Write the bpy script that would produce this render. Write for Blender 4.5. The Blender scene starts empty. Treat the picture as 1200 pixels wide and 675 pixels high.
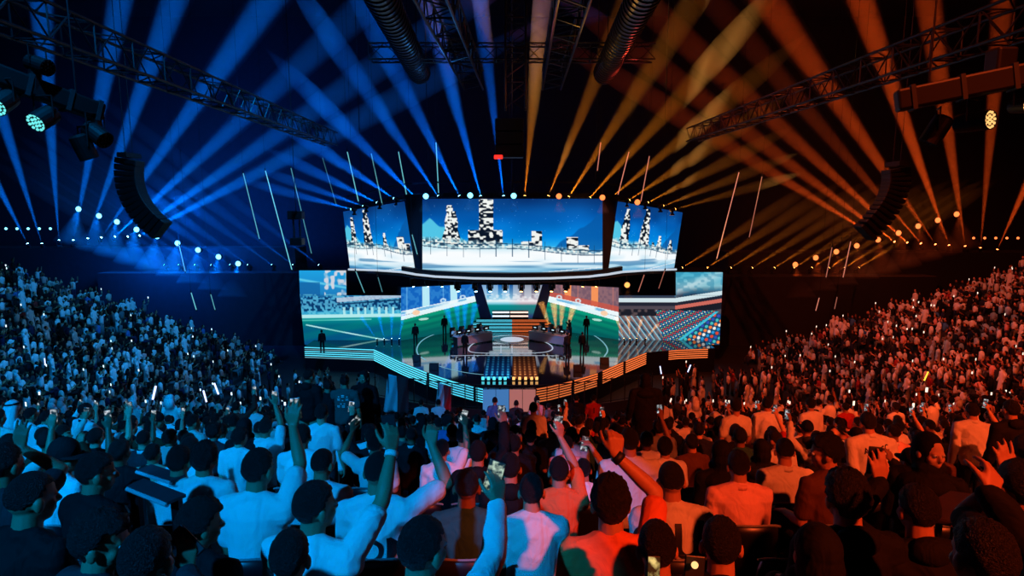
import bpy, bmesh, math, random
import numpy as np
from mathutils import Vector, Matrix, Quaternion

random.seed(7)
RNG = np.random.default_rng(11)
SC = bpy.context.scene
COL = SC.collection
PI = math.pi

# ------------------------------------------------------------------ camera
F_PX = 700.0
CAM_Z = 12.64
PITCH = math.radians(7.93)
CAM = Vector((0.0, 0.0, CAM_Z))
cam_data = bpy.data.cameras.new('camera')
cam_data.sensor_width = 36.0
cam_data.lens = F_PX / 1200.0 * 36.0
cam_data.clip_start = 0.05
cam_data.clip_end = 400.0
cam = bpy.data.objects.new('camera', cam_data)
COL.objects.link(cam)
cam.location = CAM
cam.rotation_euler = (PI / 2 - PITCH, 0, 0)
SC.camera = cam


def ray(px, py):
    dx = (px - 600.0) / F_PX
    dy = (337.5 - py) / F_PX
    c, s = math.cos(PITCH), math.sin(PITCH)
    return Vector((dx, c + dy * s, dy * c - s))


def at(px, py, Y):
    """the point seen at a pixel of the photograph, at the depth Y"""
    d = ray(px, py)
    return CAM + d * (Y / d.y)


def on(px, py, z):
    """the point of the level plane z seen at a pixel"""
    d = ray(px, py)
    return CAM + d * ((z - CAM_Z) / d.z)


def proj(p):
    v = Vector(p) - CAM
    c, s = math.cos(PITCH), math.sin(PITCH)
    fz = v.y * c - v.z * s
    u = v.y * s + v.z * c
    if fz < 0.05:
        return (-9999, -9999)
    return (600 + F_PX * v.x / fz, 337.5 - F_PX * u / fz)


# ------------------------------------------------------------------ materials
def lin(c):
    c = np.asarray(c, float) / 255.0
    return tuple(np.where(c <= 0.04045, c / 12.92, ((c + 0.055) / 1.055) ** 2.4))


MATS = {}


def mat(name, rgb=(128, 128, 128), rough=0.6, metal=0.0, noise=0.0, scale=8.0, emit=None, power=1.0, spec=0.5, sampled=False, coat=0.0):
    if name in MATS:
        return MATS[name]
    m = bpy.data.materials.new(name)
    m.use_nodes = True
    nt = m.node_tree
    b = nt.nodes['Principled BSDF']
    col = (*lin(rgb), 1)
    b.inputs['Base Color'].default_value = col
    b.inputs['Roughness'].default_value = rough
    b.inputs['Metallic'].default_value = metal
    b.inputs['Specular IOR Level'].default_value = spec
    if noise:
        tc = nt.nodes.new('ShaderNodeTexCoord')
        n = nt.nodes.new('ShaderNodeTexNoise')
        n.inputs['Scale'].default_value = scale
        n.inputs['Detail'].default_value = 4
        nt.links.new(tc.outputs['Object'], n.inputs['Vector'])
        mx = nt.nodes.new('ShaderNodeMix')
        mx.data_type = 'RGBA'
        mx.inputs[6].default_value = tuple(min(1, x * (1 - noise)) for x in col[:3]) + (1,)
        mx.inputs[7].default_value = tuple(min(1, x * (1 + noise)) for x in col[:3]) + (1,)
        nt.links.new(n.outputs['Fac'], mx.inputs[0])
        nt.links.new(mx.outputs[2], b.inputs['Base Color'])
    if emit is not None:
        b.inputs['Emission Color'].default_value = (*lin(emit), 1)
        b.inputs['Emission Strength'].default_value = power
        m.cycles.emission_sampling = 'FRONT' if sampled else 'NONE'
    MATS[name] = m
    return m


BLACK = mat('black_metal', (9, 9, 10), 0.55, 0.0, 0.3, 20, spec=.3)
DARK = mat('dark_paint', (20, 21, 25), 0.7, 0.0, 0.3, 6)
STEEL = mat('truss_steel', (42, 43, 47), 0.45, 0.8, 0.2, 15)
GLASS_LENS = mat('lens_blue', (20, 30, 40), 0.1, emit=(150, 225, 255), power=14)
LENS_BLUE = GLASS_LENS
LENS_AMBER = mat('lens_amber', (40, 25, 10), 0.1, emit=(255, 180, 90), power=12)
LENS_RED = mat('lens_red', (40, 15, 10), 0.1, emit=(255, 120, 60), power=14)


# ------------------------------------------------------------------ mesh helper
class MB:
    def __init__(self):
        self.v = []
        self.f = []

    def add(self, vs, fs):
        o = len(self.v)
        self.v.extend([tuple(x) for x in vs])
        self.f.extend([tuple(i + o for i in f) for f in fs])
        return self

    def box(self, c, size, rot=None, taper=1.0):
        sx, sy, sz = (s / 2 for s in size)
        vs = []
        for dz in (-1, 1):
            t = taper if dz > 0 else 1.0
            for dx, dy in ((-1, -1), (1, -1), (1, 1), (-1, 1)):
                p = Vector((dx * sx * t, dy * sy * t, dz * sz))
                if rot is not None:
                    p = rot @ p
                vs.append(p + Vector(c))
        return self.add(vs, [(3, 2, 1, 0), (4, 5, 6, 7), (0, 1, 5, 4), (1, 2, 6, 5), (2, 3, 7, 6), (3, 0, 4, 7)])

    def rbox(self, c, size, r=0.02, rot=None):
        """box with its edges rounded off (chamfered on every edge)"""
        sx, sy, sz = (s / 2 for s in size)
        r = min(r, sx * .9, sy * .9, sz * .9)
        bm = bmesh.new()
        vs = [Vector((x * sx, y * sy, z * sz)) for x in (-1, 1) for y in (-1, 1) for z in (-1, 1)]
        bv = [bm.verts.new(v) for v in vs]
        for f in ((0, 1, 3, 2), (4, 6, 7, 5), (0, 4, 5, 1), (2, 3, 7, 6), (0, 2, 6, 4), (1, 5, 7, 3)):
            bm.faces.new([bv[i] for i in f])
        bmesh.ops.recalc_face_normals(bm, faces=bm.faces)
        bmesh.ops.bevel(bm, geom=list(bm.edges), offset=r, segments=2, affect='EDGES', profile=0.5)
        bm.verts.index_update()
        out = []
        for v in bm.verts:
            p = v.co if rot is None else rot @ v.co
            out.append(p + Vector(c))
        fs = [tuple(v.index for v in f.verts) for f in bm.faces]
        bm.free()
        return self.add(out, fs)

    def tube(self, p0, p1, r0, r1=None, n=8, caps=True):
        p0, p1 = Vector(p0), Vector(p1)
        r1 = r0 if r1 is None else r1
        d = (p1 - p0)
        if d.length < 1e-6:
            return self
        d.normalize()
        a = d.orthogonal().normalized()
        b = d.cross(a)
        vs = []
        for p, r in ((p0, r0), (p1, r1)):
            for i in range(n):
                t = 2 * PI * i / n
                vs.append(p + a * (r * math.cos(t)) + b * (r * math.sin(t)))
        fs = [(i, (i + 1) % n, n + (i + 1) % n, n + i) for i in range(n)]
        if caps:
            fs += [tuple(range(n - 1, -1, -1)), tuple(range(n, 2 * n))]
        return self.add(vs, fs)

    def path(self, pts, r, n=6):
        for a, b in zip(pts[:-1], pts[1:]):
            self.tube(a, b, r, n=n)
        return self

    def lathe(self, c, prof, n=16, axis=None):
        """prof: (radius, height) pairs turned about the axis through c"""
        q = Vector((0, 0, 1)).rotation_difference(Vector(axis)) if axis is not None else Quaternion()
        vs, fs = [], []
        for r, h in prof:
            for i in range(n):
                t = 2 * PI * i / n
                vs.append(Vector(c) + q @ Vector((r * math.cos(t), r * math.sin(t), h)))
        k = len(prof)
        for j in range(k - 1):
            for i in range(n):
                a, b = j * n + i, j * n + (i + 1) % n
                fs.append((a, b, b + n, a + n))
        fs.append(tuple(range(n - 1, -1, -1)))
        fs.append(tuple(range((k - 1) * n, k * n)))
        return self.add(vs, fs)

    def ball(self, c, r, n=10, m=6):
        r = (r, r, r) if isinstance(r, (int, float)) else r
        prof = [(max(1e-4, math.sin(PI * j / m)), -math.cos(PI * j / m)) for j in range(m + 1)]
        o = len(self.v)
        self.lathe((0, 0, 0), prof, n)
        for i in range(o, len(self.v)):
            x, y, z = self.v[i]
            self.v[i] = (c[0] + x * r[0], c[1] + y * r[1], c[2] + z * r[2])
        return self

    def quad(self, a, b, c, d):
        return self.add([a, b, c, d], [(0, 1, 2, 3)])

    def slab(self, quadpts, n):
        """four points thickened along the vector n"""
        n = Vector(n)
        q = [Vector(p) for p in quadpts]
        vs = q + [p + n for p in q]
        return self.add(vs, [(3, 2, 1, 0), (4, 5, 6, 7), (0, 1, 5, 4), (1, 2, 6, 5), (2, 3, 7, 6), (3, 0, 4, 7)])

    def prism(self, outline, z0, z1):
        n = len(outline)
        vs = [(p[0], p[1], z0) for p in outline] + [(p[0], p[1], z1) for p in outline]
        fs = [tuple(range(n - 1, -1, -1)), tuple(range(n, 2 * n))]
        fs += [(i, (i + 1) % n, n + (i + 1) % n, n + i) for i in range(n)]
        return self.add(vs, fs)

    def mesh(self, name, m=None, smooth=False):
        me = bpy.data.meshes.new(name)
        me.from_pydata([tuple(v) for v in self.v], [], self.f)
        if m is not None:
            me.materials.append(m)
        if smooth:
            me.polygons.foreach_set('use_smooth', [True] * len(me.polygons))
        me.update()
        return me

    def build(self, name, m=None, parent=None, smooth=False, world=True):
        me = self.mesh(name, m, smooth)
        return link(name, me, parent, world)


def link(name, me, parent=None, world=True):
    o = bpy.data.objects.new(name, me)
    COL.objects.link(o)
    if parent is not None:
        o.parent = parent
        if world:           # geometry given in world coordinates
            o.location = -world_loc(parent)
    return o


def world_loc(o):
    p = Vector(o.location)
    while o.parent is not None:
        o = o.parent
        p = p + Vector(o.location)
    return p


def tag(o, label, cat, group=None, kind=None):
    o['label'] = label
    o['category'] = cat
    if group:
        o['group'] = group
    if kind:
        o['kind'] = kind
    return o


def thing(name, label, cat, loc=(0, 0, 0), rotz=0.0, group=None):
    o = bpy.data.objects.new(name, None)
    o.empty_display_size = 0.1
    COL.objects.link(o)
    o.location = loc
    o.rotation_euler = (0, 0, rotz)
    return tag(o, label, cat, group)


def struct(o):
    o['kind'] = 'structure'
    return o


KIDS = {}


def copy_tree(o, parent=None):
    c = o.copy()
    COL.objects.link(c)
    if parent is not None:
        c.parent = parent
    for ch in o.children:
        copy_tree(ch, c)
    return c


ORD = ('zeroth first second third fourth fifth sixth seventh eighth ninth tenth eleventh twelfth thirteenth fourteenth fifteenth sixteenth '
       'seventeenth eighteenth nineteenth twentieth').split()
TENS = {2: 'twenty', 3: 'thirty', 4: 'forty', 5: 'fifty', 6: 'sixty', 7: 'seventy', 8: 'eighty', 9: 'ninety'}


def ordinal(n):
    if n <= 20:
        return ORD[n]
    t, u = divmod(n, 10)
    return TENS[t][:-1] + 'ieth' if u == 0 else TENS[t] + '-' + ORD[u]
# ------------------------------------------------------------------ the room
FOOT_X, FOOT_Y, SIDE_END = 18.5, 33.0, 47.0
PITCH_ROW, RISE = 0.9, 0.297
N_ROWS = 42


def row_floor(k):
    return 0.148 + RISE * k


FLOORM = mat('arena_floor', (26, 27, 31), 0.55, 0, 0.3, 3)
TERR = mat('terrace_concrete', (30, 31, 35), 0.8, 0, 0.35, 5)
WALLM = mat('wall_drape', (24, 26, 34), 0.95, 0, 0.35, 2)
CEILM = mat('ceiling_deck', (16, 17, 21), 0.9, 0, 0.4, 1.5)
struct(MB().quad((-60, -8, 0), (60, -8, 0), (60, 62, 0), (-60, 62, 0)).build('floor', FLOORM))


def terrace():
    """the stepped bowl: rows at equal distance from the flat floor, round both corners"""
    mb = MB()
    n_arc = 14
    path = []                                   # (centre point, outward direction) of every profile
    path.append((Vector((-FOOT_X, SIDE_END, 0)), Vector((-1, 0, 0))))
    for i in range(n_arc + 1):
        t = PI + (PI / 2) * i / n_arc
        path.append((Vector((-FOOT_X, FOOT_Y, 0)), Vector((math.cos(t), math.sin(t), 0))))
    for i in range(n_arc + 1):
        t = 1.5 * PI + (PI / 2) * i / n_arc
        path.append((Vector((FOOT_X, FOOT_Y, 0)), Vector((math.cos(t), math.sin(t), 0))))
    path.append((Vector((FOOT_X, SIDE_END, 0)), Vector((1, 0, 0))))
    prof = [(0, 0)]
    for k in range(N_ROWS):
        z = row_floor(k)
        prof += [(PITCH_ROW * k, z), (PITCH_ROW * (k + 1), z)]
    rows = len(prof)
    vs = []
    for c, d in path:
        for r, z in prof:
            p = c + d * r
            vs.append((p.x, p.y, z))
    fs = []
    for i in range(len(path) - 1):
        for j in range(rows - 1):
            a = i * rows + j
            fs.append((a, a + 1, a + rows + 1, a + rows))
    mb.add(vs, fs)
    for i, flip in ((0, False), (len(path) - 1, True)):            # the ends towards the stage wall
        c, d = path[i]
        end = [c + d * r + Vector((0, 0, z)) for r, z in prof] + [c + d * prof[-1][0]]
        ids = list(range(len(end)))
        for k in range(N_ROWS):
            a0, a1 = prof[1 + 2 * k], prof[2 + 2 * k]
            q = [c + d * a0[0], c + d * a1[0], c + d * a1[0] + Vector((0, 0, a1[1])), c + d * a0[0] + Vector((0, 0, a0[1]))]
            mb.quad(*(q if flip else q[::-1]))
    return mb.build('floor_terrace', TERR)


struct(terrace())
# walls: a lower wall behind the stage that carries a ledge of lamps, the hall's walls, the roof deck
LEDGE_Y = 55.0
mb = MB()
mb.box((-40.5, LEDGE_Y + 1.5, 4.35), (41, 3, 8.7))
mb.box((40.5, LEDGE_Y + 1.5, 4.15), (41, 3, 8.3))
mb.box((-27, LEDGE_Y - 1.05, 3.3), (20, 2.1, 6.6))
mb.box((26.5, LEDGE_Y - 1.05, 3.15), (23, 2.1, 6.3))
mb.box((0, LEDGE_Y + 1.5, 3.3), (40, 3, 6.6))
struct(mb.build('wall_ledge', WALLM))
struct(MB().box((0, 62.25, 16), (122, .5, 32)).build('wall_back', WALLM))
struct(MB().box((-61, 28, 16), (.5, 72, 32)).build('wall_left', WALLM))
struct(MB().box((61, 28, 16), (.5, 72, 32)).build('wall_right', WALLM))
struct(MB().box((0, 28, 31.25), (122, 72, .5)).build('ceiling', CEILM))


# ------------------------------------------------------------------ screens
def screen_material(name, power):
    m = bpy.data.materials.new(name)
    m.use_nodes = True
    nt = m.node_tree
    nt.nodes.clear()
    out = nt.nodes.new('ShaderNodeOutputMaterial')
    em = nt.nodes.new('ShaderNodeEmission')
    at_ = nt.nodes.new('ShaderNodeAttribute')
    at_.attribute_name = 'picture'
    em.inputs['Strength'].default_value = power
    nt.links.new(at_.outputs['Color'], em.inputs['Color'])
    nt.links.new(em.outputs[0], out.inputs['Surface'])
    m.cycles.emission_sampling = 'NONE'
    return m


SCREEN = screen_material('led_picture', 1.0)


def display(name, parent, tl, tr, br, bl, img):
    """a grid of LED pixels over a four-cornered face, lit with the picture img (rows from the top, sRGB 0..1)"""
    h, w = img.shape[:2]
    tl, tr, br, bl = (np.array(p) for p in (tl, tr, br, bl))
    u = np.linspace(0, 1, w)[None, :, None]
    v = np.linspace(0, 1, h)[:, None, None]
    pts = (tl * (1 - u) + tr * u) * (1 - v) + (bl * (1 - u) + br * u) * v
    off = np.array(world_loc(parent))
    pts = (pts - off).reshape(-1, 3)
    i = np.arange(h - 1)[:, None] * w + np.arange(w - 1)[None, :]
    f = np.stack([i, i + w, i + w + 1, i + 1], -1).reshape(-1, 4)
    me = bpy.data.meshes.new(name)
    me.vertices.add(len(pts))
    me.vertices.foreach_set('co', pts.ravel())
    me.loops.add(f.size)
    me.loops.foreach_set('vertex_index', f.ravel().astype(np.int32))
    me.polygons.add(len(f))
    me.polygons.foreach_set('loop_start', np.arange(0, f.size, 4, dtype=np.int32))
    me.update(calc_edges=True)
    c = np.clip(img, 0, 1)
    c = np.where(c <= 0.04045, c / 12.92, ((c + 0.055) / 1.055) ** 2.4)
    a = me.color_attributes.new('picture', 'FLOAT_COLOR', 'POINT')
    rgba = np.ones((h * w, 4), np.float32)
    rgba[:, :3] = c.reshape(-1, 3)
    a.data.foreach_set('color', rgba.ravel())
    me.materials.append(SCREEN)
    return link(name, me, parent, world=False)


def smooth_noise(h, w, sy, sx, seed=0):
    r = np.random.default_rng(seed)
    gh, gw = int(h / sy) + 3, int(w / sx) + 3
    g = r.random((gh, gw))
    y = np.arange(h) / sy
    x = np.arange(w) / sx
    yi, xi = y.astype(int), x.astype(int)
    fy, fx = (y - yi)[:, None], (x - xi)[None, :]
    fy = fy * fy * (3 - 2 * fy)
    fx = fx * fx * (3 - 2 * fx)
    a = g[yi][:, xi] * (1 - fx) + g[yi][:, xi + 1] * fx
    b = g[yi + 1][:, xi] * (1 - fx) + g[yi + 1][:, xi + 1] * fx
    return a * (1 - fy) + b * fy


def blend(img, mask, col):
    m = np.clip(mask, 0, 1)[..., None]
    img[:] = img * (1 - m) + np.array(col, float) / 255.0 * m


def ramp(t, stops):
    t = np.asarray(t)
    xs = [s[0] for s in stops]
    cs = np.array([s[1] for s in stops], float) / 255.0
    return np.stack([np.interp(t, xs, cs[:, i]) for i in range(3)], -1)


def soft(d, w=0.01):
    return np.clip(0.5 - d / (2 * w), 0, 1)


def city(w, h, towers, seed, left_hill=True, right_hill=True):
    """a snowy town under a night sky: towers of black and white patches behind a bright white road"""
    U, V = np.meshgrid(np.linspace(0, 1, w), np.linspace(0, 1, h))
    img = ramp(V, [(0, (10, 58, 122)), (.25, (4, 92, 178)), (.5, (0, 132, 222)), (.68, (60, 190, 240)), (.75, (170, 225, 240)), (1, (210, 235, 245))])
    img += (smooth_noise(h, w, h / 6, w / 7, seed) - .5)[..., None] * np.array([.02, .1, .14])
    st = (np.random.default_rng(seed).random((h, w)) > .9965) & (V < .5)
    img[st] = img[st] + .25
    if left_hill:
        hill = .22 + np.abs(U - .04) * 1.5 + .06 * smooth_noise(h, w, h, w / 22, seed + 1)
        blend(img, soft(hill - V) * (U < .32) * .9, (90, 205, 232))
    if right_hill:
        hill = .62 - (U - .72) * 1.65 + .05 * smooth_noise(h, w, h, w / 30, seed + 2)
        blend(img, soft(hill - V) * (U > .66) * .8, (8, 88, 165))
    line = .60 + .12 * U + .02 * np.sin(U * 9)                 # the fence along the road
    r = np.random.default_rng(seed + 5)
    cellx, celly = 1.6, 1.6
    for x0, x1, y0, y1, bright, tree in towers:
        inside = (U > x0) & (U < x1) & (V > y0) & (V < y1)
        if tree:                                                # narrow towards the top
            t = np.clip((V - y0) / (y1 - y0), 0, 1)
            half = (x1 - x0) / 2 * (.28 + .72 * t) * (.75 + .5 * smooth_noise(h, w, h / 16, w, seed + 9))
            inside = (np.abs(U - (x0 + x1) / 2) < half) & (V > y0) & (V < y1)
        pat = smooth_noise(h, w, 3.0, 6.0 if not tree else 3.2, int(x0 * 1000) + seed)
        blend(img, inside * 1.0, (10, 22, 40))
        blend(img, inside * soft(.54 - bright - pat, .07), (240, 244, 240))
    low = .49 + .18 * U + .04 * smooth_noise(h, w, h, w / 40, seed + 3)
    snow = soft(low - V, .03) * (V < line + .08)
    pat = smooth_noise(h, w, 3.0, 3.6, seed + 4)
    blend(img, snow * .85, (150, 200, 215))
    blend(img, snow * soft(.55 - pat, .1), (245, 246, 238))
    blend(img, snow * soft(pat - .30, .06) * .9, (30, 60, 85))
    road = soft(line - V, .03)
    fog = .5 + .5 * np.sin(PI * np.clip((U - .05) / .85, 0, 1))
    rc = ramp(np.clip((V - .6) / .4 - .0, 0, 1), [(0, (170, 225, 240)), (.25, (250, 253, 255)), (.6, (245, 252, 255)), (.82, (150, 205, 230)), (1, (80, 155, 205))])
    cloudy = smooth_noise(h, w, h / 9, w / 6, seed + 12)
    rc = rc * (1 - (.45 * np.clip(cloudy - .45, 0, 1) * np.clip((V - line) * 6, 0, 1))[..., None] * np.array([1.0, .45, .2]))
    rm = road[..., None]
    img = img * (1 - rm) + rc * rm
    streak = smooth_noise(h, w, h / 26, w / 3.5, seed + 6)
    blend(img, road * soft(.58 - streak, .1) * .6 * fog, (250, 253, 255))
    blend(img, road * soft(streak - .30, .08) * .6 * (V > .82), (40, 110, 165))
    for off in (.0, .06):
        blend(img, (np.abs(V - (line - .05 + off)) < .006) * .8, (20, 60, 95))
    posts = (np.abs(((U * 11) % 1) - .5) < .02) & (V > line - .12) & (V < line + .12)
    blend(img, posts * .7, (20, 60, 95))
    blend(img, (np.abs(V - (1.02 - .22 * (U - .45))) < .008) * (U > .3) * .7, (250, 250, 250))
    return np.clip(img, 0, 1)


def hang_screen(name, label, corners, img, depth=.35):
    tl, tr, br, bl = corners
    base = (Vector(bl) + Vector(br)) / 2
    t = thing(name, label, 'screen', base)
    display('display', t, tl, tr, br, bl, img)
    n = (Vector(tr) - Vector(tl)).cross(Vector(bl) - Vector(tl)).normalized()
    if n.y < 0:
        n = -n
    ctr = sum((Vector(c) for c in corners), Vector()) / 4
    q = [ctr + (Vector(c) - ctr) * 1.008 + n * .3 for c in (tl, tr, br, bl)]
    MB().slab(q, n * depth).build('cabinet', BLACK, t)
    return t


# centre: upper screens
UY = 44.0
C_TOWERS = [(.105, .195, .08, .66, .04, True), (.135, .215, .16, .64, .02, True), (.315, .395, .0, .45, .04, False), (.255, .445, .41, .66, .0, False),
            (.475, .56, .61, .78, .1, False), (.55, .62, .56, .8, .12, False), (.605, .665, .42, .8, .1, False), (.80, .865, .50, .82, .14, False), (.86, .925, .61, .86, .12, False)]
hang_screen('led_screen', 'large central hanging screen showing a snowy town at night', (at(495, 233, UY), at(706, 233, UY), at(706, 322, UY), at(495, 322, UY)), city(330, 140, C_TOWERS, 3))
S_TOWERS = [(.07, .19, .12, .62, .05, True), (.27, .45, .02, .66, .03, True), (.56, .68, .42, .82, .12, True), (.80, .9, .48, .88, .1, False), (.9, .98, .58, .9, .1, False)]
hang_screen('led_screen', 'smaller angled hanging screen with snowy towers, blue-lit side of the big one', (at(402, 248, UY + 5), at(474, 236, UY + 1), at(487, 320, UY + 1), at(410, 314, UY + 5)), city(140, 120, S_TOWERS, 21, left_hill=True))
S2 = [(.08, .26, .08, .70, .05, True), (.36, .56, .04, .72, .03, True), (.56, .66, .55, .85, .12, True), (.64, .76, .44, .84, .12, True), (.82, .94, .5, .88, .1, True)]
hang_screen('led_screen', 'smaller angled hanging screen with snowy towers, amber-lit side of the big one', (at(724, 236, UY + 1), at(800, 249, UY + 5), at(790, 314, UY + 5), at(711, 320, UY + 1)), city(140, 120, S2, 33, left_hill=True))


# ------------------------------------------------------------------ the stadium pictures on the lower wall
def stadium_left_outer(w, h):
    U, V = np.meshgrid(np.linspace(0, 1, w), np.linspace(0, 1, h))
    img = ramp(V, [(0, (30, 160, 225)), (.3, (30, 130, 195)), (.46, (20, 90, 150)), (.56, (40, 150, 200)), (.62, (80, 200, 215)), (.66, (5, 140, 145)), (.75, (2, 100, 125)), (1, (4, 75, 130))])
    n = smooth_noise(h, w, h / 22, w / 34, 5)
    n2 = smooth_noise(h, w, h / 40, w / 60, 6)
    up = (V < .34) & (U < .46)
    blend(img, up * soft(np.abs(V - .12 - U * .25) - .015) * .8, (110, 215, 240))
    blend(img, up * (U < .2) * (V > .16) * .7, (20, 95, 160))
    blend(img, up * (U > .24) * soft(.5 - n, .1) * .95, (215, 215, 225))
    blend(img, (V > .32) * (V < .6) * soft(.5 - n2, .1) * .55, (120, 215, 235))
    blend(img, (V > .35) * (V < .55) * soft(n2 - .42, .08) * .8, (5, 45, 90))
    roof = .40 - .10 * (U - .35)
    blend(img, (np.abs(V - roof) < .03) * (U > .36) * .85, (190, 205, 225))
    blend(img, (np.abs(V - roof - .06) < .012) * (U > .36) * .8, (10, 50, 90))
    for x in np.linspace(.43, .92, 8):
        blend(img, (np.abs(U - x) < .012) * (V > .50) * (V < .60) * .9, (180, 235, 240))
    blend(img, (np.abs(V - .615) < .022) * .85, (195, 240, 240))
    blend(img, (np.abs(V - .67 - .0 * U) < .008) * (U < .7) * .7, (130, 230, 225))
    ln = .70 + .30 * U
    blend(img, (np.abs(V - ln - .02) < .009) * (U > .03) * .9, (190, 245, 245))
    blend(img, (V > .65) * soft(np.abs((V * 5 + U * 1.3) % 1 - .5) - .25, .1) * .25, (0, 150, 120))
    return img


def stadium_inner(w, h, warm):
    U, V = np.meshgrid(np.linspace(0, 1, w), np.linspace(0, 1, h))
    Ux = U if not warm else 1 - U
    top = np.full((h, w, 3), (20, 100, 190), float) / 255 if not warm else np.full((h, w, 3), (120, 90, 105), float) / 255
    img = top.copy()
    n = smooth_noise(h, w, h / 22, w / 40, 8 + warm)
    blend(img, soft(.5 - n, .1) * .4, (70, 160, 225) if not warm else (170, 120, 120))
    blend(img, (np.abs((Ux * 4.4) % 1 - .3) < .03) * .5, (130, 200, 240) if not warm else (200, 120, 110))
    for x in (.30, .66):
        blend(img, (np.abs(Ux - x) < .045) * (V < .42) * .95, (190, 240, 250) if not warm else (250, 150, 90))
    board = .44 - .20 * Ux
    if warm:
        blend(img, ((V > board - .10) & (V < board)) * .8, (205, 85, 70))
    blend(img, ((V > board) & (V < board + .08)) * 1.0, (235, 248, 252))
    gap = smooth_noise(h, w, h, w / 9, 12)
    blend(img, ((V > board + .015) & (V < board + .065)) * soft(gap - .40, .08) * .7, (70, 160, 215))
    b2 = .56 - .24 * Ux
    blend(img, ((V > board + .08) & (V < b2)) * .95, (20, 70, 120))
    blend(img, ((V > b2 - .03) & (V < b2 + .045)) * 1.0, (225, 246, 250))
    pitch = V > b2 + .045
    g = ramp(np.clip((V - b2) / (1 - b2 + .01), 0, 1), [(0, (12, 165, 130)), (.4, (5, 130, 105)), (1, (4, 80, 90))])
    pm = pitch[..., None]
    img = img * (1 - pm) + g * pm
    band = np.abs(((V + .20 * Ux) * 8) % 1 - .5)
    blend(img, pitch * soft(band - .22, .1) * .45, (2, 85, 85))
    blend(img, (np.hypot((Ux - .18) * 1.1, V - (.52 - .03)) < .05) * .9, (255, 205, 165))
    blend(img, (np.hypot((Ux - .27) * .35, V - .63) < .022) * .8, (210, 250, 235))
    for k, (x, y) in enumerate(((.52, .30), (.78, .26))):
        blend(img, (np.abs(np.hypot((Ux - x) * 1.2, V - y) - .035) < .014) * .8, (220, 240, 250))
    return np.clip(img, 0, 1)


def stadium_centre(w, h):
    U, V = np.meshgrid(np.linspace(0, 1, w), np.linspace(0, 1, h))
    img = ramp(V, [(0, (20, 95, 175)), (.28, (120, 190, 225)), (.36, (230, 245, 250)), (.42, (120, 200, 220)), (.46, (10, 140, 140)), (.62, (5, 120, 125)), (.7, (5, 70, 130)), (1, (6, 45, 100))])
    r = np.clip((U - .45) / .2, 0, 1)[..., None]
    warm = ramp(V, [(0, (60, 70, 100)), (.28, (170, 160, 175)), (.36, (240, 230, 235)), (.42, (190, 170, 180)), (.46, (30, 130, 130)), (.62, (40, 110, 120)), (.7, (40, 60, 110)), (1, (45, 45, 80))])
    img = img * (1 - r) + warm * r
    for x in np.linspace(.1, .9, 6):
        blend(img, (np.abs(U - x) < .05) * (V < .3) * .5, (225, 240, 250))
    n = smooth_noise(h, w, 3, 5, 44)
    blend(img, (V > .2) * (V < .36) * soft(.5 - n, .1) * .5, (250, 250, 250))
    return img


def stadium_right_outer(w, h):
    U, V = np.meshgrid(np.linspace(0, 1, w), np.linspace(0, 1, h))
    img = ramp(V, [(0, (70, 175, 205)), (.2, (130, 190, 205)), (.32, (40, 60, 85)), (.42, (70, 65, 75)), (.55, (85, 75, 85)), (.7, (60, 70, 85)), (1, (20, 75, 105))])
    n = smooth_noise(h, w, h / 24, w / 30, 14)
    n2 = np.random.default_rng(3).random((h, w))
    up = (V < .36) & (U > .54)
    blend(img, up * soft(np.abs((U - .54) * 1.3 - (.28 - V) * 2.2) - .12, .12) * .7, (205, 225, 230))
    blend(img, up * soft(.47 - n, .1) * .35, (20, 110, 150))
    roof = .40 - .10 * np.clip(U - .55, 0, 1) * 2.2
    blend(img, (np.abs(V - roof) < .03) * .95, (215, 235, 240))
    blend(img, (np.abs(V - roof - .055) < .02) * .8, (25, 30, 45))
    blend(img, (np.abs(V - roof - .10) < .025) * (U > .55) * .9, (220, 110, 95))
    blend(img, (np.abs(V - roof - .17) < .045) * .9, (22, 24, 34))
    blend(img, (V > .52) * (U < .5) * soft(.5 - n, .12) * .5, (150, 120, 115))
    # two blocks of coloured seats and the aisles between them
    s1 = (V > .54) & (U > .36 + (V - .54) * .2) & (V < .60 + (1 - U) * 1.0) & (U < .96 - (V - .55) * .95)
    dots1 = (np.abs((U * 46 + V * 14) % 1 - .5) < .3) & (np.abs((V * 34 - U * 10) % 1 - .5) < .3)
    pal = np.array([(220, 60, 70), (60, 160, 190), (235, 230, 225), (40, 110, 190), (120, 200, 160), (210, 90, 60)], float) / 255
    ci = ((np.floor(U * 46 + V * 14) * 7 + np.floor(V * 34 - U * 10) * 13) % 6).astype(int)
    blend(img, s1 * 1.0, (15, 60, 90))
    m = (s1 & dots1)
    img[m] = pal[ci][m]
    s2 = (V > .58) & (U > .96 - (V - .55) * .85)
    blend(img, s2 * 1.0, (20, 70, 105))
    d2 = (np.hypot((U * 24 + V * 5) % 1 - .5, (V * 17 - U * 5) % 1 - .5) < .38)
    ci2 = ((np.floor(U * 24 + V * 5) * 5 + np.floor(V * 17 - U * 5) * 11) % 6).astype(int)
    pal2 = np.array([(230, 70, 45), (45, 150, 215), (240, 240, 235), (250, 130, 60), (70, 190, 190), (50, 80, 180)], float) / 255
    m = s2 & d2
    img[m] = pal2[ci2][m]
    ln = .96 - (V - .55) * .90
    blend(img, (np.abs(U - ln) < .018) * (V > .55), (60, 190, 215))
    # long rows seen from the side
    s3 = (V > .62) & (U < .55) & ~s1
    st = np.abs((U * 17 - V * 9) % 1 - .5) < .13
    blend(img, (s3 & st) * .85, (150, 205, 225))
    st2 = np.abs((U * 17 - V * 9 + .3) % 1 - .5) < .10
    blend(img, (s3 & st2) * .6, (190, 130, 110))
    return np.clip(img, 0, 1)


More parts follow.
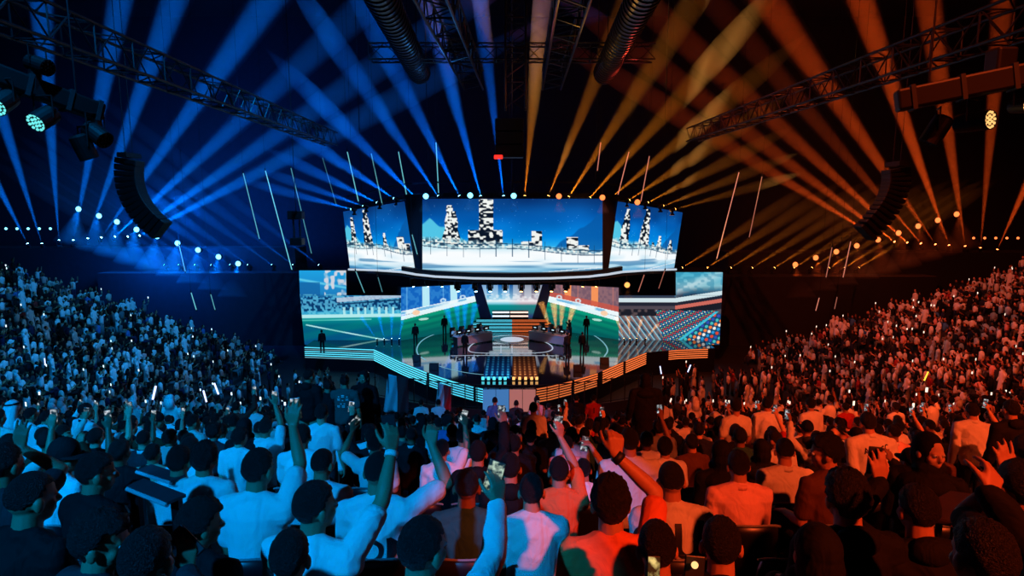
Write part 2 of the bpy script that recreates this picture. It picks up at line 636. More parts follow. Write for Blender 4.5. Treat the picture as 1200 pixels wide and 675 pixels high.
LOW = [
    # name, label, corners (px, py, depth), picture
    ('tall stadium screen of the lower wall, blue-lit outer end, showing a pitch line', [(351, 317, 47.3), (470, 336, 47.3), (470, 399, 47.3), (357, 405, 47.3)], None),
]
t = thing('stadium_screen', 'outer stadium screen of the lower wall at its blue-lit end, with diagonal pitch line', 'screen', at(412, 404, 47.3))
full = stadium_left_outer(240, 180)
YL = 47.3
# the outer screens carry a raised corner block
cut = int(180 * .335)
display('display', t, at(351.5, 346.3, YL), at(470, 346.3, YL), at(470, 400, YL), at(357, 404, YL), full[cut:])
display('raised_display', t, at(350.5, 317, YL), at(405.5, 317, YL), at(406, 346, YL), at(351.5, 346, YL), full[:cut + 1, :110])
MB().slab([at(351.5, 346.3, YL + .05), at(470, 346.3, YL + .05), at(470, 405, YL + .05), at(357, 409, YL + .05)], (0, .5, 0)).slab([at(350.5, 317, YL + .05), at(405.5, 317, YL + .05), at(406, 346, YL + .05), at(351.5, 346, YL + .05)], (0, .5, 0)).build('cabinet', BLACK, t)
t = thing('stadium_screen', 'outer stadium screen of the lower wall at its amber-lit end, showing coloured seats', 'screen', at(785, 404, 47.3))
full = stadium_right_outer(240, 180)
display('display', t, at(725, 346.3, YL), at(846, 346.3, YL), at(843, 404, YL), at(725, 402, YL), full[cut:])
display('raised_display', t, at(792, 319, YL), at(847, 319, YL), at(846, 346, YL), at(792, 346, YL), full[:cut + 1, 130:])
MB().slab([at(725, 346.3, YL + .05), at(846, 346.3, YL + .05), at(843, 409, YL + .05), at(725, 406, YL + .05)], (0, .5, 0)).slab([at(792, 319, YL + .05), at(847, 319, YL + .05), at(846, 346, YL + .05), at(792, 346, YL + .05)], (0, .5, 0)).build('cabinet', BLACK, t)
hang_screen('stadium_screen', 'slanting stadium screen with green pitch beside the blue-lit outer screen', (at(470, 337, YL), at(560, 333, 52), at(563, 386, 52), at(470, 400, YL)), stadium_inner(190, 120, False))
hang_screen('stadium_screen', 'slanting stadium screen with green pitch beside the coloured seats screen', (at(638, 333, 52), at(725, 337, YL), at(725, 402, YL), at(636, 386, 52)), stadium_inner(190, 120, True))
hang_screen('stadium_screen', 'low middle stadium screen behind the stage between the slanting ones', (at(558, 334, 52.8), at(640, 334, 52.8), at(640, 386, 52.8), at(558, 386, 52.8)), stadium_centre(150, 90))
# ------------------------------------------------------------------ light beams: real spots in a cone of thin haze
HAZE = bpy.data.materials.new('thin_haze')
HAZE.use_nodes = True
nt = HAZE.node_tree
nt.nodes.clear()
o_ = nt.nodes.new('ShaderNodeOutputMaterial')
vs_ = nt.nodes.new('ShaderNodeVolumeScatter')
vs_.inputs['Color'].default_value = (1, 1, 1, 1)
vs_.inputs['Density'].default_value = 0.03
vs_.inputs['Anisotropy'].default_value = 0.0
nt.links.new(vs_.outputs[0], o_.inputs['Volume'])
try:
    HAZE.cycles.homogeneous_volume = True
except Exception:
    pass

C_BLUE = (0.0, 0.135, 1.0)
C_BLUE2 = (0.0, 0.17, 1.0)
C_AMBER = (1.0, 0.26, 0.01)
C_RED = (1.0, 0.085, 0.008)


def spot_light(name, loc, d, power, rgb, half_deg, blend_=0.6, falloff='LINEAR', radius=0.03):
    ld = bpy.data.lights.new(name, 'SPOT')
    ld.energy = power
    ld.color = rgb
    ld.spot_size = math.radians(half_deg * 2)
    ld.spot_blend = blend_
    ld.shadow_soft_size = radius
    if falloff != 'QUADRATIC':
        ld.use_nodes = True
        nt = ld.node_tree
        em = nt.nodes['Emission']
        lf = nt.nodes.new('ShaderNodeLightFalloff')
        lf.inputs['Strength'].default_value = 1.0
        nt.links.new(lf.outputs['Linear' if falloff == 'LINEAR' else 'Constant'], em.inputs['Strength'])
    o = bpy.data.objects.new(name, ld)
    COL.objects.link(o)
    o.location = loc
    o.rotation_euler = Vector(d).to_track_quat('-Z', 'Y').to_euler()
    return o


def head_meshes():
    base = MB().rbox((0, 0, .06), (.34, .30, .12), .02).mesh('base', BLACK)
    yoke = MB().box((-.17, 0, .30), (.04, .12, .36)).box((.17, 0, .30), (.04, .12, .36)).box((0, 0, .14), (.38, .16, .05)).mesh('yoke', BLACK)
    head = MB().lathe((0, 0, 0), [(.05, -.20), (.11, -.18), (.13, -.08), (.13, .10), (.115, .22), (.10, .24)], 14).mesh('head', BLACK)
    lens = MB().lathe((0, 0, 0), [(.085, .235), (.085, .25), (.05, .262)], 14)
    return base, yoke, head, lens


_b, _y, _h, _l = head_meshes()
LENSES = {'blue': _l.mesh('lens', LENS_BLUE), 'amber': _l.mesh('lens', LENS_AMBER), 'red': _l.mesh('lens', LENS_RED)}


def moving_head(loc, d, colour, label, group=None, scale=1.0, hang=False):
    """a moving-head lamp standing at (or hanging from) loc, its head turned along d; returns the thing and the lens point"""
    t = thing('moving_head_spotlight', label, 'stage light', loc, 0, group)
    s = scale
    piv = Vector((0, 0, (-.40 if hang else .40) * s))
    d = Vector(d).normalized()
    pan = math.atan2(d.y, d.x) + PI / 2
    for nm, me in (('base', _b), ('yoke', _y)):
        o = link(nm, me, t, world=False)
        o.scale = (s, s, s)
        o.rotation_euler = (PI if hang else 0, 0, pan)
    o = link('head', _h, t, world=False)
    o.location = piv
    o.scale = (s, s, s)
    q = Vector((0, 0, 1)).rotation_difference(d)
    o.rotation_mode = 'QUATERNION'
    o.rotation_quaternion = q
    link('lens', LENSES[colour], o, world=False)
    return t, Vector(loc) + piv + d * (.27 * s)


def beam(src, end, half_deg, power, rgb, colour, label, group=None, falloff='LINEAR', scale=1.0, hang=False, over=1.0, body=True, wide=1.12, fade=False):
    src, end = Vector(src), Vector(end)
    d = (end - src).normalized()
    L = (end - src).length * over
    base = src - d * (.27 * scale) - Vector((0, 0, (-.40 if hang else .40) * scale))
    t, s = moving_head(base, d, colour, label, group, scale, hang)
    a = math.radians(half_deg)
    q = d.orthogonal().normalized()
    e = s + d * L
    tn = math.tan(a * wide)
    if fade:                                     # the beam's fading is put into the shape: haze tapers to a point
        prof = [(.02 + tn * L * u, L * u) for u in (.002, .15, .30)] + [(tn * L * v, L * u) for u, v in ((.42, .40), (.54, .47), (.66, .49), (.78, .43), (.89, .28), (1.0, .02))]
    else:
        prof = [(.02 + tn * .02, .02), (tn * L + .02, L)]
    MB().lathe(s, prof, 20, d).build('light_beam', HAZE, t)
    spot_light('beam_lamp', s + d * .01, d, power, rgb, half_deg, .7, falloff)
    return t


def half_of(w, src, end):
    return math.degrees(math.atan(w / 2 / math.hypot(end[0] - src[0], end[1] - src[1])))


BP = 50.0          # overall beam power
LB = 'moving-head lamp on the back ledge with blue beam, %s from the left'
L_BEAMS = [((32, 285), (-14, 195), 12), ((49, 285), (-8, 105), 18), ((69, 281), (47, -10), 28), ((86, 281), (143, -10), 29), ((103, 279), (208, -10), 31),
           ((119, 278), (322, -10), 36), ((135, 277), (424, 10), 38), ((150, 277), (440, 80), 34), ((164, 276), (440, 130), 30)]
for i, (s, e, w) in enumerate(L_BEAMS):
    far = i >= 6
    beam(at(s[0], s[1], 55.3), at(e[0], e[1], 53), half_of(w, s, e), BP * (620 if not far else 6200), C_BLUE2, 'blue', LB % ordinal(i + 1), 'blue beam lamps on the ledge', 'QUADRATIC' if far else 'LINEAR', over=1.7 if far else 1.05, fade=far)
R_BEAMS = [((1169, 292), (1215, 190), 12), ((1149, 290), (1176, -10), 26), ((1131, 288), (1086, -10), 30), ((1112, 287), (1005, -10), 30), ((1096, 286), (892, -10), 36),
           ((1079, 285), (860, 30), 30), ((1063, 284), (800, 45), 32), ((1048, 283), (800, 100), 28), ((1023, 275), (795, 135), 26)]
RPOW = [.9, .6, .7, 1.1, .7, .35, .8, .7, .6]
for i, (s, e, w) in enumerate(R_BEAMS):
    far = i >= 5
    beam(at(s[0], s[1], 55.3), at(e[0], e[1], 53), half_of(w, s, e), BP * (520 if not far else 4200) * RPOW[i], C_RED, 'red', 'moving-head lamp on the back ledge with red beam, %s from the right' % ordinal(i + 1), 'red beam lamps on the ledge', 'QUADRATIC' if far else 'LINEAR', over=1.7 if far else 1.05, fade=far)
# dim second rows
for i, sx in enumerate((192, 209, 228, 247, 269, 290, 318, 343, 373)):
    s = (sx, 310)
    e = (sx - 100 - 4 * i, 310 - 60 - 5 * i)
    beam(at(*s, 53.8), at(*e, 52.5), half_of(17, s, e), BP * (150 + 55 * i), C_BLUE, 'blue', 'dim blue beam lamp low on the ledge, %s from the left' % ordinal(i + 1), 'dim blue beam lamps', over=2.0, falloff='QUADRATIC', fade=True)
for i, sx in enumerate((800, 829, 857, 882, 908, 931, 952, 972, 990, 1007)):
    s = (sx, 313.5)
    e = (sx + 95, 313.5 - 60)
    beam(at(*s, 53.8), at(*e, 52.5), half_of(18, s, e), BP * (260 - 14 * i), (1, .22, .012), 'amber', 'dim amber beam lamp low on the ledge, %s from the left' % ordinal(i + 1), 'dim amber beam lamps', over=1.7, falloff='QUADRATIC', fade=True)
# the fan above the upper screens
FAN_L = [((590, 229), (565, 20), 22, 1.0), ((563, 229), (506, 20), 29, 1.0), ((538, 229), (452, 60), 30, .75), ((513, 229), (405, 70), 30, .6), ((486, 230), (385, 130), 26, .6), ((461, 232), (375, 175), 20, .5), ((441, 237), (365, 200), 16, .4), ((425, 241), (350, 215), 14, .3), ((411, 245), (335, 225), 14, .3)]
FAN_R = [((615, 229), (635, 10), 26, 1.0), ((643, 229), (728, 20), 32, .75), ((667, 230), (792, 35), 36, .75), ((692, 231), (832, 75), 34, .7), ((717, 231), (850, 120), 28, .5), ((738, 234), (850, 160), 24, .35), ((760, 237), (860, 185), 20, .25), ((778, 241), (870, 205), 16, .2), ((792, 245), (880, 220), 14, .15)]
for i, (s, e, w, p) in enumerate(FAN_L):
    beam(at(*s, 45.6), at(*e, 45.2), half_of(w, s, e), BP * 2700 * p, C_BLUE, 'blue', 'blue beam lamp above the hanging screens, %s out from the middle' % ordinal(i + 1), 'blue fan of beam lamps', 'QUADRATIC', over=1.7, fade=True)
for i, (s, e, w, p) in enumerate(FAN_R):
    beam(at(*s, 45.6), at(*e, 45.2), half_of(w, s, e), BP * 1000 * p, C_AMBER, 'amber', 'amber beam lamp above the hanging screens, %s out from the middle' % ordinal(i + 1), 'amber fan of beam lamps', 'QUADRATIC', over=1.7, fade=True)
# small upright beams in front of the lower wall
UP = [((441, 400), (423, 371), 'blue', 46.4), ((450, 399), (444, 370), 'blue', 46.4), ((459, 398), (459, 368), 'blue', 46.4), ((468, 397), (473, 368), 'blue', 46.4),
      ((532, 380), (523, 360), 'blue', 48), ((538, 380), (535, 356), 'blue', 48), ((544, 379), (545, 355), 'blue', 48), ((550, 379), (557, 356), 'blue', 48),
      ((647, 379), (634, 354), 'amber', 48), ((652, 379), (649, 355), 'amber', 48), ((657, 380), (659, 355), 'amber', 48), ((663, 380), (672, 359), 'amber', 48),
      ((731, 401), (722, 371), 'amber', 46.4), ((738, 401), (736, 371), 'amber', 46.4), ((746, 402), (752, 374), 'amber', 46.4), ((757, 403), (771, 380), 'amber', 46.4)]
for i, (s, e, c, Y) in enumerate(UP):
    foot = at(*s, Y)
    foot.z = 1.84 + .31
    side = 'blue' if c == 'blue' else 'amber'
    beam(foot, at(*e, Y), half_of(7, s, e), BP * 260, C_BLUE2 if c == 'blue' else (1, .42, .08), c, 'short upright %s beam lamp on the stage, %s from the left' % (side, ordinal(i % 8 + 1)), 'upright %s beam lamps' % side, scale=.45)
# ------------------------------------------------------------------ the stage
ZS = 1.84
STAGE_TOP = mat('stage_gloss', (34, 37, 46), 0.06, 0, 0.0, spec=0.9)
STAGE_TOP.node_tree.nodes['Principled BSDF'].inputs['IOR'].default_value = 2.6
STAGE_SIDE = mat('stage_side', (14, 16, 26), 0.4)
STRIP_BLUE = mat('strip_blue', (40, 60, 70), 0.3, emit=(90, 225, 255), power=1.3)
STRIP_RED = mat('strip_red', (70, 40, 30), 0.3, emit=(255, 120, 60), power=1.1)
STRIP_WHITE = mat('strip_white', (70, 70, 70), 0.3, emit=(205, 235, 250), power=1.0)
LINE_BLUE = mat('line_blue', (60, 80, 90), 0.3, emit=(140, 215, 235), power=.55)
LINE_PALE = mat('line_pale', (60, 80, 90), 0.3, emit=(190, 205, 220), power=.7)

front_px = [(357, 406), (400, 407.5), (438, 409), (470, 424), (500, 436), (530, 446), (552, 452), (566, 455), (598, 456), (628, 455), (645, 452), (670, 446), (700, 437), (730, 424), (757, 413), (795, 409.5), (838, 408)]
front = [on(x, y, ZS) for x, y in front_px]
outline = [(p.x, p.y) for p in front] + [(front[-1].x, 47.1), (8.8, 47.1), (2.95, 51.75), (-2.95, 51.75), (-8.8, 47.1), (front[0].x, 47.1)]
stage = thing('stage', 'low glossy black stage with rows of blue and orange light strips on its front edge', 'stage', (0, 40, 0))
MB().prism(outline, 0.0, ZS - .06).build('riser', STAGE_SIDE, stage)
MB().prism([(x, y) for x, y in outline], ZS - .06, ZS).build('stage_deck', STAGE_TOP, stage)


def strip_along(pts, z, h, m, name, out=.04):
    """a light strip that follows the stage front at height z"""
    mb = MB()
    for a, b in zip(pts[:-1], pts[1:]):
        a, b = Vector((a.x, a.y, z)), Vector((b.x, b.y, z))
        n = Vector((b.y - a.y, -(b.x - a.x), 0)).normalized()
        if n.y > 0:
            n = -n
        q = [a + n * out, b + n * out, b + n * out + Vector((0, 0, h)), a + n * out + Vector((0, 0, h))]
        mb.slab(q, -n * out * .8)
    return mb.build(name, m, stage)


for i in range(6):
    z = ZS - .10 - .155 * i
    strip_along(front[0:3], z, .055, STRIP_BLUE if i in (0, 2, 3, 4) else LINE_BLUE, 'light_strip')
    a, b = front[2:8], front[9:15]
    strip_along(a[0:3], z, .06, STRIP_BLUE, 'light_strip')
    strip_along([a[2].lerp(a[3], .12), a[3], a[4].lerp(a[5], .2)], z, .06, STRIP_BLUE, 'light_strip')
    strip_along([a[4].lerp(a[5], .45), a[5]], z, .06, STRIP_BLUE, 'light_strip')
    strip_along(b[0:3], z, .06, STRIP_RED, 'light_strip')
    strip_along([b[2].lerp(b[3], .1), b[3]], z, .06, STRIP_RED, 'light_strip')
    strip_along([b[3].lerp(b[4], .2), b[4]], z, .06, STRIP_RED, 'light_strip')
    strip_along([b[4].lerp(b[5], .12), b[5]], z, .06, STRIP_RED, 'light_strip')
    if i < 5:
        strip_along([front[15].lerp(front[14], .3), front[15], front[16].lerp(front[15], .2)], z, .06, STRIP_RED, 'light_strip')
# pale front panels in the middle; the light on them is put in as emission
PANEL_B = mat('panel_glow_blue', (60, 110, 170), 0.25, emit=(80, 150, 215), power=.55)
PANEL_R = mat('panel_glow_pink', (150, 120, 120), 0.25, emit=(215, 135, 120), power=.5)
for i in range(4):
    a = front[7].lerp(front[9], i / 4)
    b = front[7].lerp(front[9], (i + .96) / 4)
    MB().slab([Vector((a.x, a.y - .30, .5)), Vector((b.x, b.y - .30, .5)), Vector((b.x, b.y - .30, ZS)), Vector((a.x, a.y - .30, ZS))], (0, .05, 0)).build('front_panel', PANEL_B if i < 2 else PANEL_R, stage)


# lit floor screen in the middle of the deck: columns of blue and orange points
def floor_grid(w, h, cold):
    U, V = np.meshgrid(np.linspace(0, 1, w), np.linspace(0, 1, h))
    base = np.array((8, 45, 105) if cold else (95, 42, 26), float) / 255
    hot = np.array((60, 200, 255) if cold else (255, 160, 90), float) / 255
    col = np.abs((U * 5) % 1 - .5) < .2
    row = np.abs((V * 9) % 1 - .5) < .34
    n_ = smooth_noise(h, w, h / 9, w / 5, 3 + cold)
    k = (col * row * (.25 + .75 * V ** 2) * (.4 + .9 * n_))[..., None]
    img = base * (.35 + .65 * V[..., None]) * (1 - k) + hot * k
    return img


for sx, cold in ((0, True), (1, False)):
    x0, x1 = ((566, 598.5), (600.5, 631))[sx]
    lift = Vector((0, 0, .015))
    q = [on(x, y, ZS) + lift for x, y in ((x0 + (600 - x0) * .12, 417.5), (x1 + (600 - x1) * .12, 417.5), (x1, 444), (x0, 444))]
    display('floor_display', stage, *q, floor_grid(60, 80, cold))


def floor_line(pxs, wdt, m, z=ZS, closed=False):
    pts = [on(x, y, z) for x, y in pxs]
    if closed:
        pts.append(pts[0])
    # smooth the run of points
    for _ in range(2):
        q = [pts[0]] if not closed else []
        for a, b in zip(pts[:-1], pts[1:]):
            q += [a.lerp(b, .25), a.lerp(b, .75)]
        q += [pts[-1]] if not closed else [q[0]]
        pts = q
    mb = MB()
    for a, b in zip(pts[:-1], pts[1:]):
        d = (b - a)
        n = Vector((d.y, -d.x, 0)).normalized() * wdt / 2
        up = Vector((0, 0, .012))
        mb.slab([a - n, b - n, b + n, a + n], up)
    return mb.build('floor_light_line', m, stage)


floor_line([(548, 410), (552, 404), (562, 399), (577, 394.5), (600, 392.5), (622, 395), (638, 400), (648, 406), (647, 411), (632, 414), (567, 414), (552, 413)], .11, LINE_PALE, closed=True)
floor_line([(523, 387), (508, 392), (495, 398), (488, 407), (489, 416), (499, 422)], .10, LINE_BLUE)
floor_line([(686, 388), (700, 395), (709, 403), (713, 411), (708, 418)], .10, LINE_BLUE)
floor_line([(528, 417), (560, 416.5), (600, 416.5), (655, 417)], .07, LINE_PALE)
floor_line([(505, 426), (530, 434), (560, 439), (600, 441)], .05, LINE_BLUE)
floor_line([(587, 405), (587, 414)], .06, LINE_PALE)
floor_line([(600, 405), (600, 414)], .06, LINE_PALE)
c = on(600, 398, ZS)
MB().lathe((c.x, c.y, ZS), [(.95, 0), (.95, .02), (.9, .03)], 32).build('glowing_disc', mat('disc_glow', (80, 80, 80), .3, emit=(200, 215, 235), power=.75), stage)
MB().lathe((c.x, c.y, ZS), [(1.5, 0), (1.5, .012), (1.45, .015)], 40).build('disc_rim', mat('disc_rim', (40, 70, 110), .2), stage)
# steps at the back of the stage
for k in range(4):
    y0, z0, wd = 50.0 + .32 * k, ZS + .235 * k, 3.9 - .27 * k
    MB().box((0, (y0 + 51.75) / 2, z0 + .1175), (wd * 2, 51.75 - y0, .235)).build('stair_step', STAGE_SIDE, stage)
    for z in (z0 + .19, z0 + .08):
        MB().box((-wd / 2, y0 - .02, z), (wd, .04, .032)).build('light_strip', STRIP_BLUE, stage)
        MB().box((wd / 2, y0 - .02, z), (wd, .04, .032)).build('light_strip', STRIP_RED, stage)
for sx, nm in ((-1, 'blue'), (1, 'amber')):
    a = [at(600 + sx * 47, 333, 51.5), at(600 + sx * 36, 333, 51.5), at(600 + sx * 22, 379, 51.5), at(600 + sx * 36, 379, 51.5)]
    o = MB().slab(a, (0, .22, 0)).build('slanted_panel', mat('slant_panel', (35, 60, 120), .35), stage)
# double light bar with its row of tiny lamps
b0, b1 = at(577, 371, 51.2), at(619, 371, 51.2)
t = thing('light_bar', 'double white light bar on a dark frame at the top of the stage steps', 'light bar', ((b0 + b1) / 2))
MB().box(((b0 + b1) / 2 + Vector((0, .12, .10))), ((b1 - b0).length, .12, .85)).build('frame', BLACK, t)
for y_ in (366, 370.5):
    p, q = at(577, y_, 51.1), at(597, y_, 51.1)
    MB().tube(p, q, .07, n=8).build('tube', mat('bar_white', (80, 80, 80), .3, emit=(215, 240, 255), power=1.5), t)
    p, q = at(598, y_, 51.1), at(619, y_, 51.1)
    MB().tube(p, q, .07, n=8).build('tube', mat('bar_pink', (80, 80, 80), .3, emit=(255, 215, 200), power=1.4), t)
# foot lamps along the front edge
FB = mat('foot_blue', (30, 50, 60), .3, emit=(90, 235, 255), power=1.6)
FR = mat('foot_amber', (60, 50, 30), .3, emit=(255, 190, 110), power=1.5)
for i, x in enumerate((566, 572.5, 579, 586, 592, 602, 609, 616, 623, 629)):
    p = on(x, 446, ZS)
    blue = i < 5
    t = thing('foot_lamp', 'small %s foot lamp on the stage front edge, %s of ten from left' % ('cyan' if blue else 'amber', ordinal(i + 1)), 'lamp', p, group='foot lamps on the stage edge')
    MB().rbox((p.x, p.y + .05, ZS + .14), (.22, .14, .26), .03).build('housing', BLACK, t)
    MB().rbox((p.x, p.y - .03, ZS + .15), (.17, .03, .2), .02).build('lens', FB if blue else FR, t)
# stage boxes (floor monitors)
for i, (x, y, w_, d_) in enumerate([(488, 424, .5, 'beside the blue edge strips, farther one'), (508, 434, .6, 'beside the blue edge strips, nearer one'), (709, 427, .6, 'beside the orange edge strips'), (677, 436, .5, 'near the orange front edge')]):
    p = on(x, y, ZS)
    t = thing('stage_monitor', 'black wedge speaker box on the stage ' + d_, 'speaker', p)
    p = p + Vector((0, 0, .004))
    MB().add([(p.x + sx * w_ / 2, p.y + sy, ZS + z + .004) for sx in (-1, 1) for sy, z in ((0, 0), (.45, 0), (.45, .38), (.2, .42))],
             [(0, 1, 2, 3), (7, 6, 5, 4), (0, 4, 5, 1), (1, 5, 6, 2), (2, 6, 7, 3), (3, 7, 4, 0)]).build('cabinet', BLACK, t)
    MB().slab([(p.x - w_ * .42, p.y + .02, ZS + .06), (p.x + w_ * .42, p.y + .02, ZS + .06), (p.x + w_ * .42, p.y + .17, ZS + .38), (p.x - w_ * .42, p.y + .17, ZS + .38)], (0, -.015, .005)).build('grille', DARK, t)

# the two team desks, their screens, chairs
DESK = mat('desk_white', (170, 165, 175), .35)
SCREEN_ON = mat('monitor_glow', (40, 50, 60), .3, emit=(205, 225, 245), power=1.0)
CHAIRM = mat('chair_black', (18, 18, 22), .5)


def team_desk(pa, pb, side, n=5):
    a, b = on(*pa, ZS), on(*pb, ZS)
    d = (b - a)
    ang = math.atan2(d.y, d.x)
    mid = (a + b) / 2
    u = d.normalized()
    nrm = Vector((-u.y, u.x, 0))                # away from the camera
    t = thing('team_desk', 'long pale gaming desk on the %s half of the stage' % side, 'desk', mid)
    R = Matrix.Rotation(ang, 3, 'Z')
    MB().rbox(mid + Vector((0, 0, .74)), (d.length, .75, .05), .02, R).build('desk_top', DESK, t)
    MB().box(mid + Vector((0, 0, .40)) - nrm * .33, (d.length * .97, .04, .62), R).build('front_board', DESK, t)
    for s in (-1, 1):
        MB().box(mid + u * (s * d.length * .47) + Vector((0, 0, .36)), (.06, .65, .72), R).build('leg', BLACK, t)
    spots = []
    for i in range(n):
        p = a + d * ((i + .5) / n)
        m = thing('monitor', 'screen on the %s team desk, %s from the left' % (side, ordinal(i + 1)), 'monitor', p + Vector((0, 0, .765)), group='monitors on the team desks')
        MB().rbox(p + Vector((0, 0, .775)), (.24, .18, .02), .005, R).build('base', BLACK, m)
        MB().box(p + Vector((0, 0, .86)), (.04, .03, .18), R).build('stem', BLACK, m)
        MB().rbox(p + Vector((0, 0, 1.06)), (.56, .035, .34), .01, R).build('housing', BLACK, m)
        MB().rbox(p + Vector((0, 0, 1.06)) + nrm * .02, (.53, .01, .31), .003, R).build('display', SCREEN_ON, m)
        MB().box(p + Vector((0, 0, 1.06)) - nrm * .02, (.22, .008, .07), R).build('badge_light', STRIP_WHITE, m)
        q = p + nrm * .75
        ch = thing('gaming_chair', 'black high-backed chair at the %s team desk, %s from the left' % (side, ordinal(i + 1)), 'chair', q, group='chairs at the team desks')
        MB().rbox(q + Vector((0, 0, .36)), (.5, .48, .1), .03, R).build('seat', CHAIRM, ch)
        MB().rbox(q + nrm * .27 + Vector((0, 0, .88)), (.5, .09, .8), .04, R).build('backrest', CHAIRM, ch)
        MB().tube(q + Vector((0, 0, .06)), q + Vector((0, 0, .32)), .04).build('stem', BLACK, ch)
        fb = MB()
        for k in range(5):
            fb.tube(q + Vector((0, 0, .06)), q + Vector((.3 * math.cos(k * 1.2566), .3 * math.sin(k * 1.2566), .03)), .025)
        fb.build('foot_star', BLACK, ch)
        spots.append((q, ang))
    return spots


PLAYERS = team_desk((533, 406), (575, 399), 'blue-lit', 4) + team_desk((622, 398), (664, 405), 'amber-lit', 4)

# the glass barrier before the stage
GLASS = bpy.data.materials.new('barrier_glass')
GLASS.use_nodes = True
nt = GLASS.node_tree
nt.nodes.clear()
o_ = nt.nodes.new('ShaderNodeOutputMaterial')
mx = nt.nodes.new('ShaderNodeMixShader')
tr = nt.nodes.new('ShaderNodeBsdfTransparent')
tr.inputs['Color'].default_value = (.86, .92, .95, 1)
gl = nt.nodes.new('ShaderNodeBsdfGlossy')
gl.inputs['Roughness'].default_value = .05
mx.inputs[0].default_value = .06
nt.links.new(tr.outputs[0], mx.inputs[1])
nt.links.new(gl.outputs[0], mx.inputs[2])
nt.links.new(mx.outputs[0], o_.inputs['Surface'])
bar = thing('crowd_barrier', 'long glass crowd barrier with slim black posts in front of the stage', 'barrier', (0, 34.4, 0))
BP_PX = [440, 455, 470, 485, 500, 515, 530, 545, 559, 572, 586, 600, 614, 628, 641, 655, 670, 685, 700, 716, 732, 748, 764]
BPOS = []
for x in BP_PX:
    Y = 34.2 + 2.6 * ((x - 600) / 160) ** 2
    p = at(x, 460, Y)
    BPOS.append(Vector((p.x, p.y, 0)))
for p in BPOS:
    MB().box((p.x, p.y, 1.02), (.06, .06, 2.04)).box((p.x, p.y, .03), (.2, .3, .06)).box((p.x, p.y - .03, 1.78), (.14, .03, .05)).build('post', BLACK, bar)
mb, m2, m3 = MB(), MB(), MB()
for a, b in zip(BPOS[:-1], BPOS[1:]):
    mb.tube((a.x, a.y, 2.05), (b.x, b.y, 2.05), .035)
    m2.tube((a.x, a.y, .66), (b.x, b.y, .66), .03)
    m3.slab([(a.x, a.y - .16, 0), (b.x, b.y - .16, 0), (b.x, b.y - .16, .58), (a.x, a.y - .16, .58)], (0, .1, 0))
    dv = (b - a).normalized() * .05
    MB().slab([(a.x + dv.x, a.y + dv.y, .70), (b.x - dv.x, b.y - dv.y, .70), (b.x - dv.x, b.y - dv.y, 1.98), (a.x + dv.x, a.y + dv.y, 1.98)], (0, .012, 0)).build('glass_panel', GLASS, bar)
mb.build('handrail', BLACK, bar)
m2.build('lower_rail', BLACK, bar)
m3.build('kick_board', DARK, bar)
# ------------------------------------------------------------------ rigging
def truss(name, p0, p1, size, label, cat='truss', m=STEEL, bays=None, size1=None):
    p0, p1 = Vector(p0), Vector(p1)
    d = (p1 - p0)
    L = d.length
    d.normalize()
    side = d.cross(Vector((0, 0, 1))).normalized() if abs(d.z) < .95 else Vector((1, 0, 0))
    up = side.cross(d).normalized()
    h = size / 2
    t = thing(name, label, cat, (p0 + p1) / 2)
    cs = [side * a * h + up * b * h for a, b in ((-1, -1), (1, -1), (1, 1), (-1, 1))]
    for c in cs:
        MB().tube(p0 + c, p1 + c, size * .055, n=8).build('chord', m, t)
    n = bays or max(4, int(L / size))
    lat = MB()
    for i in range(n):
        a, b = p0 + d * (L * i / n), p0 + d * (L * (i + 1) / n)
        for k in range(4):
            c0, c1 = cs[k], cs[(k + 1) % 4]
            if i % 2:
                c0, c1 = c1, c0
            lat.tube(a + c0, b + c1, size * .028, n=5, caps=False)
        if i % 2 == 0:
            for k in range(4):
                lat.tube(a + cs[k], a + cs[(k + 1) % 4], size * .03, n=5, caps=False)
    lat.build('lattice', m, t)
    return t


truss('roof_truss', at(-40, -6, 13), at(388, 163, 42), .85, 'long square lattice truss crossing the blue beams under the roof')
truss('roof_truss', at(1240, 6, 14), at(812, 158, 42), .85, 'long square lattice truss crossing the red beams under the roof')
truss('roof_truss', (2.2, 22, 20.4), (2.5, 39, 20.4), 1.15, 'amber-lit lattice truss running under the roof towards the stage', bays=14)
truss('roof_truss', (-2.9, 22, 20.4), (-2.4, 39, 20.4), 1.15, 'blue-lit lattice truss running under the roof towards the stage', bays=14)
truss('roof_truss', (-7.5, 33, 20.6), (7.5, 33, 20.6), .8, 'cross truss hung between the ducts above the middle of the hall', bays=18)
truss('roof_truss', at(604, -12, 31), at(604, 128, 31), 1.0, 'upright lattice mast hanging in the middle of the roof', bays=8)
for sx, lab in ((-1, 'blue-lit'), (1, 'red-lit')):
    # round ducts
    t = thing('air_duct', 'thick ribbed round duct hung under the roof, %s one' % lab, 'duct', (sx * 5.2, 31, 20.5))
    a, b = Vector((sx * 4.9, 21, 20.6)), Vector((sx * 5.5, 37, 20.4))
    L_ = (b - a).length
    prof = [(.55, 0)]
    for i in range(34):
        u = L_ * (i + .5) / 34
        prof += [(.62, u - .16), (.62, u - .07), (.67, u - .05), (.67, u + .05), (.62, u + .07)]
    prof += [(.62, L_), (.55, L_)]
    MB().lathe(a, prof, 24, b - a).build('pipe', mat('duct_metal', (60, 60, 64), .35, .9, .2, 4), t)
    e = b + (b - a).normalized() * .01
    MB().lathe(e, [(.60, 0), (.60, .25), (.40, .8), (.40, 1.0)], 24, (b - a)).build('nozzle', mat('duct_metal'), t)
    for y_ in (24, 29, 34):
        MB().tube((sx * 5.2, y_, 21.2), (sx * 5.2, y_, 30.9), .025).build('hanger', BLACK, t)

